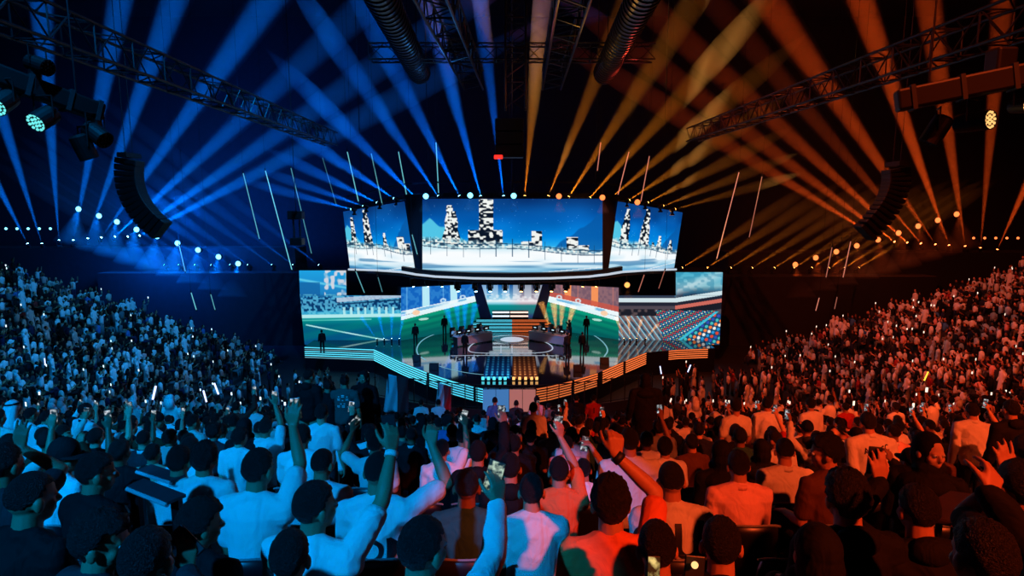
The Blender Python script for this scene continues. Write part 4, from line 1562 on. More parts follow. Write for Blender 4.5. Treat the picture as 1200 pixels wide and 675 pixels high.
def shoe_mesh(f, sx):
    h, k, a = f.leg[sx]
    mb = MB()
    capsule(mb, a + Vector((0, -.02, -.045)), .042, a + Vector((0, .15, -.052)), .038, 10)
    mb.rbox(a + Vector((0, .06, -.08)), (.088, .27, .02), .008)
    return mb.mesh('shoe', SHOE, True)


def hair_mesh(f, style='short', seed=0):
    """a cap of hair cut round the face and the nape"""
    r = np.random.default_rng(seed)
    mb = MB()
    H, q = f.H, f.hq
    n, m = 36, 26
    ph = r.random(4) * 6
    vs = []
    puff = {'short': 1.0, 'crop': 1.0, 'curly': 1.13, 'long': 1.06}[style]
    for j in range(m + 1):
        t = PI * j / m
        for i in range(n):
            p = 2 * PI * i / n
            d = Vector((math.sin(t) * math.cos(p), math.sin(t) * math.sin(p), math.cos(t)))
            top = 1.0 if style != 'crop' else .0
            rr = Vector((.0785 + .003 * top, .0985 + .003 * top, .101 + .006 * top)) * puff
            x, y, z = d.x * rr.x, d.y * rr.y - .008, d.z * rr.z + .025
            low = max(0.0, -d.z - .25)
            back = 1 - .30 * low                                 # draws in towards the nape
            x, y = x * back, (y + .008) * back - .008
            # where the hair ends: above the brow in front, round the ears, down to the nape
            if d.y > .42:
                limit = .36 + .05 * math.sin(p * 5 + ph[2])
            elif d.y > .12:
                limit = -.20 + (d.y - .12) / .30 * .56
            elif d.y > -.32:
                limit = -.32
            else:
                limit = -.93 - (.05 if style == 'long' else 0) + .04 * math.sin(p * 7 + ph[3])
            k = 1.0 if d.z >= limit else .80 / puff
            amp = {'curly': .05, 'crop': .008}.get(style, .022)
            k += amp * math.sin(p * 9 + ph[0] + 3 * math.sin(t * 5)) * math.sin(t * 11 + ph[1]) + (r.random() - .5) * amp * 1.2
            if d.z < -.3:
                z = .025 + (z - .025) * (1.0 if k > .9 else .9)
            vs.append(H + q @ Vector((x * k, y * k, .025 + (z - .025) * k if d.z > 0 else z)))
    fs = []
    for j in range(m):
        for i in range(n):
            a, b = j * n + i, j * n + (i + 1) % n
            fs.append((a, a + n, b + n, b))
    mb.add(vs, fs)
    if style == 'long':
        capsule(mb, H + q @ Vector((0, -.06, -.02)), .085, H + q @ Vector((0, -.085, -.24)), .06)
    return mb.mesh('hair', None, True)


def scarf_mesh(f, voxel, style):
    """head cloth: hijab (closed under the chin) or ghutra (falling down the back)"""
    mb = MB()
    H, q = f.H, f.hq
    g = lambda x, y, z: H + q @ Vector((x, y, z))
    ellip(mb, g(0, -.025, .03), (.094, .106, .112), q)
    if style == 'hijab':
        capsule(mb, g(0, -.04, -.03), .098, g(0, -.02, -.15), .085)
        capsule(mb, f.neck, .095, f.neck + f.q @ Vector((0, 0, -.07)), .135)
        capsule(mb, g(-.06, .02, -.11), .05, g(.06, .02, -.11), .05)
        ellip(mb, f.neck + f.q @ Vector((0, -.03, -.10)), (.19, .13, .10), f.q)
    else:
        capsule(mb, g(-.055, -.05, 0), .07, f.neck + f.q @ Vector((-.12, -.09, -.12)), .07)
        capsule(mb, g(.055, -.05, 0), .07, f.neck + f.q @ Vector((.12, -.09, -.12)), .07)
        capsule(mb, g(0, -.07, 0), .075, f.neck + f.q @ Vector((0, -.12, -.18)), .08)
    return blob(mb, voxel, 3, 'head_scarf')


def cap_parts(f, back=False):
    H, q = f.H, f.hq
    vs, fs = [], []
    n, m = 28, 9
    for j in range(m + 1):
        t = (PI * .54) * j / m
        for i in range(n):
            p = 2 * PI * i / n
            v = Vector((.088 * math.sin(t) * math.cos(p), .108 * math.sin(t) * math.sin(p) - .008, .115 * math.cos(t) + .028))
            vs.append(H + q @ v)
    for j in range(m):
        for i in range(n):
            a, b = j * n + i, j * n + (i + 1) % n
            fs.append((a, a + n, b + n, b))
    dome = MB().add(vs, fs)
    s = -1 if back else 1
    bv, bf = [], []
    for i in range(13):
        a = PI * (i / 12)
        x = .084 * math.cos(a)
        yi = s * (.095 * math.sin(a) * .9 + .01)
        yo = s * (.095 * math.sin(a) + .085 * math.sin(a) ** .6 + .008)
        for z in (.0, .006):
            bv.append(H + q @ Vector((x, yi - .008, .022 + z)))
            bv.append(H + q @ Vector((x * 1.02, yo - .008, .005 + z)))
    for i in range(12):
        o = i * 4
        bf += [(o, o + 1, o + 5, o + 4), (o + 2, o + 6, o + 7, o + 3), (o + 1, o + 3, o + 7, o + 5), (o, o + 4, o + 6, o + 2)]
    return dome.mesh('cap', None, True), MB().add(bv, bf).mesh('cap_brim', None, True)


def child(parent, name, me, m, label=None):
    o = bpy.data.objects.new(name, me)
    COL.objects.link(o)
    o.parent = parent
    if me.materials:
        o.material_slots[0].link = 'OBJECT'
    else:
        me.materials.append(None)
    o.material_slots[0].link = 'OBJECT'
    o.material_slots[0].material = m
    if label:
        o['label'] = label
    return o


def make_person(f, top=('tee', 'white'), bottom='charcoal', head='short', hair=0, skin=1, voxel=.011, eyes=False, hseed=0):
    """builds the meshes of one person: the body is the top-level object, clothes and hair are its children"""
    me = skin_mesh(f, voxel)
    o = bpy.data.objects.new('person', me)
    COL.objects.link(o)
    me.materials.append(None)
    o.material_slots[0].link = 'OBJECT'
    o.material_slots[0].material = SKINS[skin]
    kind, colr = top
    v = voxel * 1.15
    if kind in ('tee', 'polo', 'jersey'):
        child(o, 'shirt', shirt_mesh(f, v, 'short', .004), CL[colr])
    elif kind in ('long', 'hoodie'):
        child(o, 'shirt', shirt_mesh(f, v, 'long', .004 if kind == 'long' else .014), CL[colr])
    elif kind == 'robe':
        child(o, 'robe', shirt_mesh(f, v, 'long', .010, robe=True), CL[colr])
    if kind == 'hoodie':
        mb = MB()
        ellip(mb, f.neck + f.q @ Vector((0, -.07, -.02)), (.10, .06, .07), f.q)
        child(o, 'hood', blob(mb, voxel * 1.2, 2, 'hood'), CL[colr])
    if kind != 'robe':
        child(o, 'trousers', trouser_mesh(f, v), CL[bottom])
    if kind in ('polo', 'long'):
        c = f.neck + f.q @ Vector((0, .004, .012))
        cb = MB().lathe(c - f.q @ Vector((0, 0, .03)), [(.074, 0), (.066, .034), (.060, .034), (.064, 0)], 20, f.q @ Vector((0, -.12, 1)))
        child(o, 'collar', cb.mesh('collar', None, True), CL[colr] if kind == 'long' else CL['black'])
    for s in (1, -1):
        child(o, 'shoe', shoe_mesh(f, s), SHOE)
    if head in ('short', 'crop', 'curly', 'long'):
        child(o, 'hair', hair_mesh(f, head, hseed), HAIRS[hair])
    elif head in ('hijab', 'ghutra'):
        child(o, 'head_scarf', scarf_mesh(f, voxel, head), CL['black' if head == 'hijab' else 'white'])
        if head == 'ghutra':
            H, q = f.H, f.hq
            rg = MB()
            pts = [H + q @ Vector((.092 * math.cos(a), .106 * math.sin(a) - .022, .085 + .012 * math.sin(a))) for a in np.linspace(0, 2 * PI, 25)]
            rg.path(pts, .012)
            child(o, 'head_ring', rg.mesh('head_ring', None, True), CL['black'])
    elif head in ('cap', 'capback'):
        child(o, 'hair', hair_mesh(f, 'crop', hseed), HAIRS[hair])
        d_, b_ = cap_parts(f, head == 'capback')
        cp = child(o, 'cap', d_, CL['black'])
        child(cp, 'cap_brim', b_, CL['black'])
    if eyes:
        for s in (-1, 1):
            e = MB().ball(f.H + f.hq @ Vector((s * .032, .083, .0)), .012, 12, 8)
            ey = child(o, 'eye', e.mesh('eye', None, True), EYEW)
            p = MB().ball(f.H + f.hq @ Vector((s * .032, .0925, .0)), .0055, 10, 6)
            child(ey, 'iris', p.mesh('iris', None, True), PRINT_BLACK)
    return o


PHONE_BODY = mat('phone_case', (15, 15, 17), .3)


def phone_screen(i):
    m = bpy.data.materials.get('phone_picture_%d' % i)
    if m:
        return m
    m = bpy.data.materials.new('phone_picture_%d' % i)
    m.use_nodes = True
    nt = m.node_tree
    b = nt.nodes['Principled BSDF']
    b.inputs['Base Color'].default_value = (.02, .02, .02, 1)
    tc = nt.nodes.new('ShaderNodeTexCoord')
    n = nt.nodes.new('ShaderNodeTexNoise')
    n.inputs['Scale'].default_value = 28 if i else 40
    n.inputs['Detail'].default_value = 3
    cr = nt.nodes.new('ShaderNodeValToRGB')
    cr.color_ramp.elements[0].position = .45
    cr.color_ramp.elements[0].color = (*lin((20, 40, 40) if i < 2 else (40, 30, 12)), 1)
    cr.color_ramp.elements[1].position = .68
    cr.color_ramp.elements[1].color = (*lin([(200, 225, 200), (225, 235, 240), (255, 220, 130)][i]), 1)
    nt.links.new(tc.outputs['Object'], n.inputs['Vector'])
    nt.links.new(n.outputs['Fac'], cr.inputs[0])
    nt.links.new(cr.outputs[0], b.inputs['Emission Color'])
    b.inputs['Emission Strength'].default_value = .9
    m.cycles.emission_sampling = 'NONE'
    return m


def make_phone(loc, axis_up, face, label, pic=0, scale=1.0, group=None, lit=True):
    """a phone whose long side runs along axis_up and whose screen looks along face"""
    u = Vector(axis_up).normalized()
    fc = (Vector(face) - u * Vector(face).dot(u)).normalized()
    s = u.cross(fc)
    R = Matrix((s, fc, u)).transposed()
    loc = Vector(loc)
    t = thing('phone', label, 'phone', loc, 0, group)
    MB().rbox(loc, (.074 * scale, .009 * scale, .152 * scale), .004 * scale, R).build('case', PHONE_BODY, t)
    MB().rbox(loc + fc * (.0048 * scale), (.068 * scale, .002 * scale, .143 * scale), .0008 * scale, R).build('display' if lit else 'cover', phone_screen(pic) if lit else DARK, t)
    cb = MB().rbox(loc - fc * (.006 * scale) + u * (.05 * scale) + s * (.017 * scale), (.03 * scale, .004 * scale, .036 * scale), .001 * scale, R)
    cb.build('camera_bump', PHONE_BODY, t)
    return t
# ------------------------------------------------------------------ who sits where
def row_y(k):
    return FOOT_Y - (PITCH_ROW * k + .45) - .12


def seat_point(k, px):
    """the floor point of row k under the image column px"""
    Y = row_y(k)
    z = row_floor(k)
    p = at(px, 500, Y)
    # the column of a standing point: solve with the real depth of the head
    h = Vector((0, Y, z + 1.2))
    c, s = math.cos(PITCH), math.sin(PITCH)
    depth = Y * c - (h.z - CAM_Z) * s
    return Vector(((px - 600) / F_PX * depth, Y, z))


PEOPLE = []           # (object, row, px, description)


def hand_to(root, scale, S, px, py, Y):
    """wrist target from the shoulder S that shows at a pixel at depth Y"""
    w = at(px, py, Y)
    v = root.inverted() @ w
    return (v / scale) - S


def hero(k, px, py, pose='sit', yaw=0.0, top=('tee', 'white'), bottom='charcoal', head='short', hair=0, skin=1, label='', lean=.05, nod=.1, tilt=0.0,
         hr=None, hl=None, body=None, broad=1.0, vox=.0085, eyes=False, R=None, L=None, dy=0.0, lift=0.0, phone=None, twist=0.0, seed=None):
    """a person of row k whose head shows at (px, py). yaw: head; body: the turn of the whole body (degrees, clockwise from the stage)"""
    floor = seat_point(k, px) + Vector((0, dy, lift))
    turn = math.radians(body if body is not None else 0)
    f = figure(pose, lean, math.radians(yaw), nod, tilt, broad=broad)
    q = Matrix.Rotation(-turn, 3, 'Z')
    # size of the person so that the head shows at the wanted height
    d = ray(px, py)
    hz = CAM_Z + d.z * ((floor.y + .02) / d.y)
    sc = (hz - floor.z) / f.H.z
    sc = max(.88, min(1.12, sc))
    hx = (q @ f.H) * sc
    root = Matrix.Translation(floor - Vector((hx.x, hx.y, 0))) @ q.to_4x4()
    args = {}
    for nm, tgt, given in (('R', hr, R), ('L', hl, L)):
        sx = 1 if nm == 'R' else -1
        if tgt is not None:
            S = f.arm[nm][0]
            Y = floor.y + (tgt[2] if len(tgt) > 2 else .25)
            v = hand_to(root, sc, S, tgt[0], tgt[1], Y)
            kind = tgt[3] if len(tgt) > 3 else 'hold'
            dv, nv, cu = {'hold': (Vector((0, .15, 1)), Vector((-sx * .55, .8, 0)), .62), 'fist': (Vector((0, .25, 1)), Vector((0, 1, 0)), 1.25),
                          'open': (Vector((sx * .1, .1, 1)), Vector((0, 1, 0)), .16), 'down': (Vector((-sx * .5, .8, .2)), Vector((0, 0, -1)), .4), 'point': (Vector((sx * .5, .5, .7)), Vector((0, 1, 0)), .7)}[kind]
            args[nm] = (sx * v.x, v.y, v.z, (sx * .8, -.25, -.75), (q.inverted() @ dv, q.inverted() @ nv, cu))
        elif given is not None:
            args[nm] = given
    f = figure(pose, lean, math.radians(yaw), nod, tilt, broad=broad, twist=twist, **args)
    o = make_person(f, top, bottom, head, hair, skin, .0075 if k >= 31 else vox, eyes or (k >= 28 and abs(yaw) > 27), seed if seed is not None else len(PEOPLE))
    o.location = root.to_translation()
    o.rotation_euler = (0, 0, -turn)
    o.scale = (sc, sc, sc)
    tag(o, label, 'person')
    PEOPLE.append([o, k, px, f, root, sc])
    if phone:
        nm = 'R' if hr is not None else 'L'
        S, E, W, dv, nv, cu, sx = f.arm[nm]
        loc = root @ (sc * (W + dv.normalized() * .105 + nv.normalized() * .036))
        face = root.to_3x3() @ (-nv if phone.get('back') else Vector((0, -1, .1)))
        up = Vector(phone.get('up', (0, .1, 1)))
        make_phone(loc, up, face if phone.get('back') else Vector(phone.get('face', (0, -1, .15))), phone['label'], phone.get('pic', 0), phone.get('scale', 1.0), lit=phone.get('lit', True))
    return o


W, T = 'white', 'tee'
HEROES = []
H = lambda *a, **k: HEROES.append((a, k))
# nearest row: dark shapes against the frame edge
H(34, 485, 640, yaw=28, top=('long', 'white'), hair=0, dy=.2, hr=(586, 583, .45, 'hold'), body=8, nod=.05, label='dark-haired person at the bottom of the photo, sleeved arm stretched up holding a lit phone', phone=dict(label='phone with a lit stage picture held highest in the middle foreground', pic=0, face=(-.15, -1, .2), up=(.28, .1, 1), scale=1.05))
H(34, 298, 652, dy=.3, yaw=0, top=(T, 'black'), label='person in black T-shirt with white print, low at the bottom edge, blue side')
H(34, 46, 632, dy=.3, yaw=55, top=(T, 'charcoal'), head='curly', label='curly-haired person in dark clothes turned sideways, bottom corner of the blue side', body=25)
H(34, 801, 640, dy=.35, top=('hoodie', 'black'), head='short', label='dark-haired person in black between the two gold phones at the bottom')
H(34, 890, 636, dy=.35, top=('hoodie', 'black'), head='short', label='person in black hoodie at the bottom edge under the two pale-shirted men', body=10)
H(34, 1012, 645, dy=.3, top=('robe', 'black'), head='hijab', label='person in black robe and scarf low at the bottom, amber side')
H(34, 150, 655, dy=.1, top=('long', 'charcoal'), hr=(217, 652, .55, 'hold'), label='dark figure at the bottom edge whose raised hand wears a pale wristband', phone=dict(label='phone held slanting in a hand with pale wristband, low on the blue side', lit=False, up=(-.7, .2, .6), face=(.5, -1, .2)))
H(34, 1150, 650, top=('hoodie', 'black'), hr=(1160, 580, .3, 'point'), head='short', skin=1, label='person in black gesturing with a lit bare forearm, bottom corner of the red side')
# second row
H(33, 370, 592, yaw=32, top=(T, 'white'), hair=0, hr=(461, 524, .32, 'hold'), body=12, nod=0.0, broad=1.08, label='dark-haired man in white T-shirt stretching up his bare arm with a phone', phone=dict(label='dark phone held up high by the man in white T-shirt', lit=False, up=(-.1, .15, 1), face=(.3, -1, .1)))
H(33, 235, 612, yaw=35, top=('long', 'black'), head='curly', body=10, label='curly-haired person in black behind the hand with pale wristband')
H(33, 715, 588, top=(T, 'orange'), hair=0, hr=(722, 534, .22, 'fist'), label='person in orange T-shirt with raised bare arm and wristwatch', head='curly')
H(33, 40, 582, yaw=15, top=(T, 'black'), head='crop', label='person in black T-shirt near the blue edge of the photo', body=15)
H(33, 990, 582, top=('hoodie', 'black'), head='curly', label='person with big dark hair in black, below the woman looking back')
H(33, 1075, 596, top=('hoodie', 'black'), hl=(1031, 566, .3, 'open'), head='short', label='person in black holding a phone up in a red-lit hand', phone=dict(label='dark phone in a red-lit hand above the dark desk', lit=False, up=(.1, .1, 1), face=(0, -1, 0)))
H(33, 1192, 570, top=(T, 'black'), hl=(1180, 560, .2, 'open'), label='person in black with open red-lit hand at the red edge of the photo')
# third row
H(32, 304, 549, yaw=10, top=(T, 'white'), hr=(343, 500, .35, 'open'), body=6, label='man in white T-shirt lifting an open hand beside a phone', phone=dict(label='phone with dim picture at an open hand, blue side', pic=1, up=(-.1, .1, 1)))
H(32, 623, 575, top=(T, 'offwhite'), label='man in pale T-shirt half orange half pink, directly above the seat with three marks', hair=0, broad=1.05)
H(32, 786, 562, yaw=0, top=('jersey', 'offwhite'), head='crop', label='man in pale shirt with large dark letters across the back', broad=1.1)
H(32, 115, 553, yaw=30, top=(T, 'black'), body=20, label='person in black T-shirt next to the capped phone holder')
H(32, 8, 540, yaw=10, top=(T, 'charcoal'), hr=(24, 525, .2, 'open'), label='person in grey with an arm raised at the blue edge of the photo')
H(32, 547, 570, top=(T, 'teal'), head='crop', hair=1, skin=2, label='short-haired man in dark teal T-shirt in the middle foreground', broad=1.05)
H(32, 444, 552, yaw=10, top=('jersey', 'white'), head='crop', skin=1, hr=(506, 521, .25, 'fist'), label='person in white shirt with dark letters raising a clenched fist')
# fourth row
H(31, 78, 533, yaw=60, top=(T, 'white'), head='cap', body=25, hl=(66, 556, .2, 'hold'), label='person in dark cap and white T-shirt turned sideways, blue side', phone=dict(label='dark phone held by the capped person on the blue side', lit=False))
H(31, 211, 540, top=('long', 'white'), label='man in white sleeved shirt, first of the white-shirted neighbours on the blue side')
H(31, 241, 537, top=(T, 'white'), label='man in white T-shirt, shoulder to shoulder with the sleeved one, blue side', head='curly')
H(31, 378, 543, yaw=15, top=('long', 'white'), head='crop', label='close-cropped man in white sleeved shirt just above the tall raised arm')
H(31, 655, 552, top=(T, 'orange'), hr=(655, 508, .3, 'hold'), head='short', label='person in orange T-shirt with straight bare arm holding a phone up', phone=dict(label='phone held up by the straight bare arm, middle of photo', pic=1, up=(.2, .1, 1)))
H(31, 865, 545, top=('long', 'pink'), label='man in pale pink sleeved shirt beside the other pale-shirted man', broad=1.1)
H(31, 966, 524, yaw=-55, top=(T, 'brown'), head='curly', body=-15, label='person in brown T-shirt with a small print, face turned sideways', skin=1)
H(31, 598, 548, top=('hoodie', 'black'), label='person in black hoodie just behind the phone in the middle')
H(31, 1088, 527, yaw=140, top=('robe', 'black'), head='hijab', eyes=True, skin=0, body=35, nod=-.05, label='woman in black headscarf looking back over her shoulder, red-lit face')
# fifth row
H(30, 919, 528, yaw=8, top=('long', 'offwhite'), label='man in cream shirt with a bright orange stripe of light on the back', broad=1.1, head='crop')
H(30, 737, 517, top=(T, 'offwhite'), broad=1.2, label='broad man in pale T-shirt lit bright orange behind the raised wristwatch', lift=.06)
H(30, 684, 550, top=('jersey', 'white'), head='short', hr=(692, 522, .25, 'down'), label='person in white jersey with three dark letters on the back', phone=dict(label='phone held low before the white jersey', pic=1, up=(.2, .3, 1)))
H(30, 845, 531, top=('robe', 'black'), head='hijab', label='woman in black headscarf just behind the man in pale pink')
H(30, 560, 531, top=('hoodie', 'black'), hr=(590, 497, .35, 'hold'), label='person in black hoodie filming with one raised arm', phone=dict(label='small lit phone of the person in black hoodie, middle of photo', pic=1))
H(29, 518, 527, yaw=10, top=(T, 'white'), hr=(545, 499, .3, 'hold'), label='person in white T-shirt holding a phone up beside the clenched fist', phone=dict(label='bright phone tilted in a raised hand above the clenched fist', pic=1, up=(.4, .1, 1)))
H(29, 892, 527, top=('robe', 'black'), head='hijab', label='woman in black headscarf between the two pale-shirted men')
H(29, 355, 511, top=(T, 'white'), label='person in white T-shirt seated just below the standing group')
H(29, 440, 520, top=(T, 'white'), hl=(413, 506, .3, 'hold'), label='person in white T-shirt filming before the standing abaya wearer', phone=dict(label='phone with bright patches held before the standing group', pic=1, up=(.7, .1, .7)))
H(28, 1015, 493, yaw=0, pose='sit', top=('long', 'offwhite'), lean=.35, broad=1.25, label='man in pale shirt with dark letters across the shoulders, leaning forward, red side', lift=.15)
H(28, 664, 521, top=(T, 'pink'), label='person in pink T-shirt in front of the raised phones')
H(28, 1180, 480, pose='stand', top=('hoodie', 'black'), head='short', label='tall person in black standing on the red side near the frame edge')
H(27, 312, 489, top=(T, 'white'), hr=(322, 470, .3, 'hold'), label='person in white T-shirt with a phone lifted above the others, blue side', phone=dict(label='bright phone above the white-shirted rows, blue side', pic=1))
H(27, 1136, 482, pose='stand', top=('long', 'offwhite'), lean=.3, body=15, label='man in pale shirt bending forward beside the tall person in black', broad=1.1)
H(26, 103, 481, pose='stand', yaw=35, top=('polo', 'white'), body=25, hr=(134, 513, .35, 'down'), label='man in white polo with dark collar stripes standing on the blue side')
H(26, 57, 489, pose='stand', top=('long', 'white'), lean=.2, body=25, label='man in white shirt standing beside the man in polo, blue side')
H(26, 39, 486, pose='stand', top=('robe', 'white'), head='short', lean=.15, body=25, label='man in white robe standing second from the blue edge')
H(26, 20, 478, pose='stand', top=('robe', 'white'), head='ghutra', body=25, label='man in white robe and headscarf standing at the blue edge')
H(25, 185, 484, yaw=50, top=(T, 'white'), head='capback', body=25, lean=.2, label='person with backward cap and white T-shirt turned sideways, blue side', lift=.05)
H(25, 227, 488, yaw=15, top=('long', 'offwhite'), broad=1.15, body=15, label='broad man in off-white shirt, fourth white back along the blue side')
H(25, 525, 494, yaw=40, top=(T, 'blue'), body=15, label='person in blue T-shirt facing sideways under the seated white pair')
H(25, 275, 488, top=(T, 'teal'), label='person in teal T-shirt beside the black headscarf, blue side')
H(27, 288, 500, top=('robe', 'black'), head='hijab', label='woman in black headscarf behind the man lifting an open hand')
# the standing group on the low landing
LAND = .42
H(24, 365, 439, pose='stand', top=('hoodie', 'black'), bottom='beige', yaw=20, body=10, lift=LAND, label='man in black jacket and beige trousers standing with a boy')
H(24, 386, 452, pose='stand', top=(T, 'black'), bottom='offwhite', yaw=-10, lift=LAND - .02, label='boy in black T-shirt and pale trousers standing between two men')
H(24, 406, 447, pose='stand', top=(T, 'teal'), bottom='charcoal', lift=LAND, label='man in teal T-shirt with white print on the back, standing', broad=1.1)
H(23, 428, 440, pose='stand', yaw=190, top=('robe', 'black'), head='hijab', eyes=True, lift=LAND, body=0, label='woman in black robe standing and facing the hall, beside the teal T-shirt')
H(23, 755, 445, pose='stand', yaw=10, top=('robe', 'black'), head='hijab', broad=1.25, lift=LAND - .05, label='woman in wide black robe standing alone before the orange light strips')
# the front row near the barrier
for px, py, top, head, lab in [(580, 470, (T, 'blue'), 'cap', 'person in pale blue T-shirt and cap at the barrier, before the blue panels'), (605, 473, (T, 'charcoal'), 'short', 'person in dark grey at the barrier, before the middle panels'),
                               (629, 469, (T, 'pink'), 'curly', 'person with curly hair and pale pink T-shirt at the barrier'), (643, 478, (T, 'grey'), 'short', 'short person in grey T-shirt next to the curly-haired one'),
                               (675, 467, ('hoodie', 'black'), 'short', 'broad person in black hoodie standing before the orange strips'), (695, 467, (T, 'red'), 'short', 'person in dark red shirt next to the black hoodie before the orange strips'),
                               (494, 472, (T, 'white'), 'short', 'first of the white-shirted pair under the blue strips'), (514, 472, (T, 'white'), 'short', 'second of the white-shirted pair under the blue strips')]:
    H(16, px, py, pose='stand', top=top, head=head, label=lab, vox=.014, lift=.1)
for a, k in HEROES:
    hero(*a, **k)
# low landing under the standing group
p = seat_point(24, 392)
for (x0, x1, k, h) in ((-4.9, -2.05, 24, LAND - .02), (-4.0, -2.2, 23, LAND - .02), (2.2, 3.9, 23, LAND - .07)):
    Y = row_y(k)
    t = thing('landing_block', 'low dark platform under the %s' % ('standing group of four' if k == 24 else ('woman facing the hall' if x0 < 0 else 'woman in the wide black robe')), 'platform', ((x0 + x1) / 2, Y, row_floor(k)))
    MB().rbox(((x0 + x1) / 2, Y, row_floor(k) + h / 2), (x1 - x0, .86, h), .02).build('box', TERR, t)
    MB().box(((x0 + x1) / 2, Y - .42, row_floor(k) + h - .03), (x1 - x0, .03, .05)).build('edge_trim', BLACK, t)


# writing on the backs
def back_print(person, txt, size, dz, m, dx=0.0, tilt=0.0, label=None, spacing=1.0):
    o, k, px, f, root, sc = person
    cu = bpy.data.curves.new('print', 'FONT')
    cu.body = txt
    cu.size = size
    cu.align_x = 'CENTER'
    cu.align_y = 'CENTER'
    cu.space_character = spacing
    cu.offset = size * .018
    to = bpy.data.objects.new('tmp_text', cu)
    COL.objects.link(to)
    dg = bpy.context.evaluated_depsgraph_get()
    me = bpy.data.meshes.new_from_object(to.evaluated_get(dg))
    bpy.data.objects.remove(to)
    bm = bmesh.new()
    bm.from_mesh(me)
    bmesh.ops.subdivide_edges(bm, edges=[e for e in bm.edges if e.calc_length() > .02], cuts=3, use_grid_fill=True)
    bmesh.ops.triangulate(bm, faces=bm.faces)
    # lay it on the shirt: straight rays from behind
    shirt = [c for c in o.children if c.name.startswith(('shirt', 'robe'))][0]
    from mathutils.bvhtree import BVHTree
    tree = BVHTree.FromPolygons([v.co for v in shirt.data.vertices], [tuple(p.vertices) for p in shirt.data.polygons])
    base = f.chest + Vector((dx, 0, dz))
    for v in bm.verts:
        x, y = v.co.x, v.co.y
        if tilt:
            x, y = x * math.cos(tilt) - y * math.sin(tilt), x * math.sin(tilt) + y * math.cos(tilt)
        p = Vector((base.x + x, -1.5, base.z + y))
        hit = tree.ray_cast(p, Vector((0, 1, 0)))
        yy = hit[0].y if hit[0] is not None else base.y - .1
        v.co = Vector((p.x, yy - .004, p.z))
    bm.to_mesh(me)
    bm.free()
    me.materials.clear()
    c = child(shirt, 'printed_letters', me, m)
    return c


def by_label(s):
    return [q for q in PEOPLE if s in q[0]['label']][0]


back_print(by_label('large dark letters'), 'OUI', .30, -.02, PRINT_BLACK, .0, spacing=.9)
back_print(by_label('three dark letters'), 'OWS', .085, .03, PRINT_BLACK, .02)
back_print(by_label('raising a clenched fist'), 'OM', .20, -.10, PRINT_BLACK, .06)
back_print(by_label('across the shoulders'), 'AL MEC', .085, .06, PRINT_BLACK, 0, .12)
back_print(by_label('black T-shirt with white print'), 'III', .12, .02, PRINT_WHITE)
for j, row_ in enumerate(('- = -', '= - =', '- -', '= = -')):
    back_print(by_label('teal T-shirt with white print'), row_, .10, .08 - .06 * j, PRINT_WHITE)
back_print(by_label('dark red shirt next'), '1', .24, -.02, PRINT_BLACK)
back_print(by_label('brown T-shirt with a small print'), 'S', .08, -.05, PRINT_WHITE, .05)


def wrist_band(person, nm, m, name, w=.02):
    o, k, px, f, root, sc = person
    S, E, Wp, *_ = f.arm[nm]
    d = (Wp - E).normalized()
    c = Wp - d * .03
    child(o, name, MB().lathe(c, [(.033, 0), (.035, 0), (.034, w), (.032, w)], 16, d).mesh(name, None, True), m)


BAND = mat('wrist_band', (190, 225, 225), .4)
wrist_band(by_label('stretching up his bare arm'), 'R', BAND, 'wristband', .028)
wrist_band(by_label('whose raised hand wears'), 'R', BAND, 'wristband', .03)
wrist_band(by_label('sleeved arm stretched'), 'R', mat('teal_band', (40, 120, 110), .5), 'wristband', .025)
wrist_band(by_label('bare arm and wristwatch'), 'R', PRINT_BLACK, 'wristwatch', .035)
wrist_band(by_label('gesturing with a lit'), 'R', PRINT_BLACK, 'bracelet', .012)
# two gold-lit phones at the bottom edge
for px, py, lab, up, Yp, sp_c, pic in ((766, 667, 'smaller gold-lit phone at the bottom edge of the photo', (.05, .2, 1), 2.0, .62, 2), (813, 676, 'larger dim phone at the bottom edge beside the gold-lit one', (.1, .2, 1), 1.9, .95, 0)):
    ph_ = make_phone(at(px, py, Yp), up, (0, -1, .25), lab, 2, sp_c, lit=pic > 0)
    if not pic:
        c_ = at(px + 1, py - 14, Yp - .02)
        MB().lathe(c_, [(.012, 0), (.012, .004), (.006, .006)], 14, (0, -1, .25)).build('glowing_spot', mat('spot_glow', (60, 50, 30), .3, emit=(255, 190, 120), power=1.6), ph_)

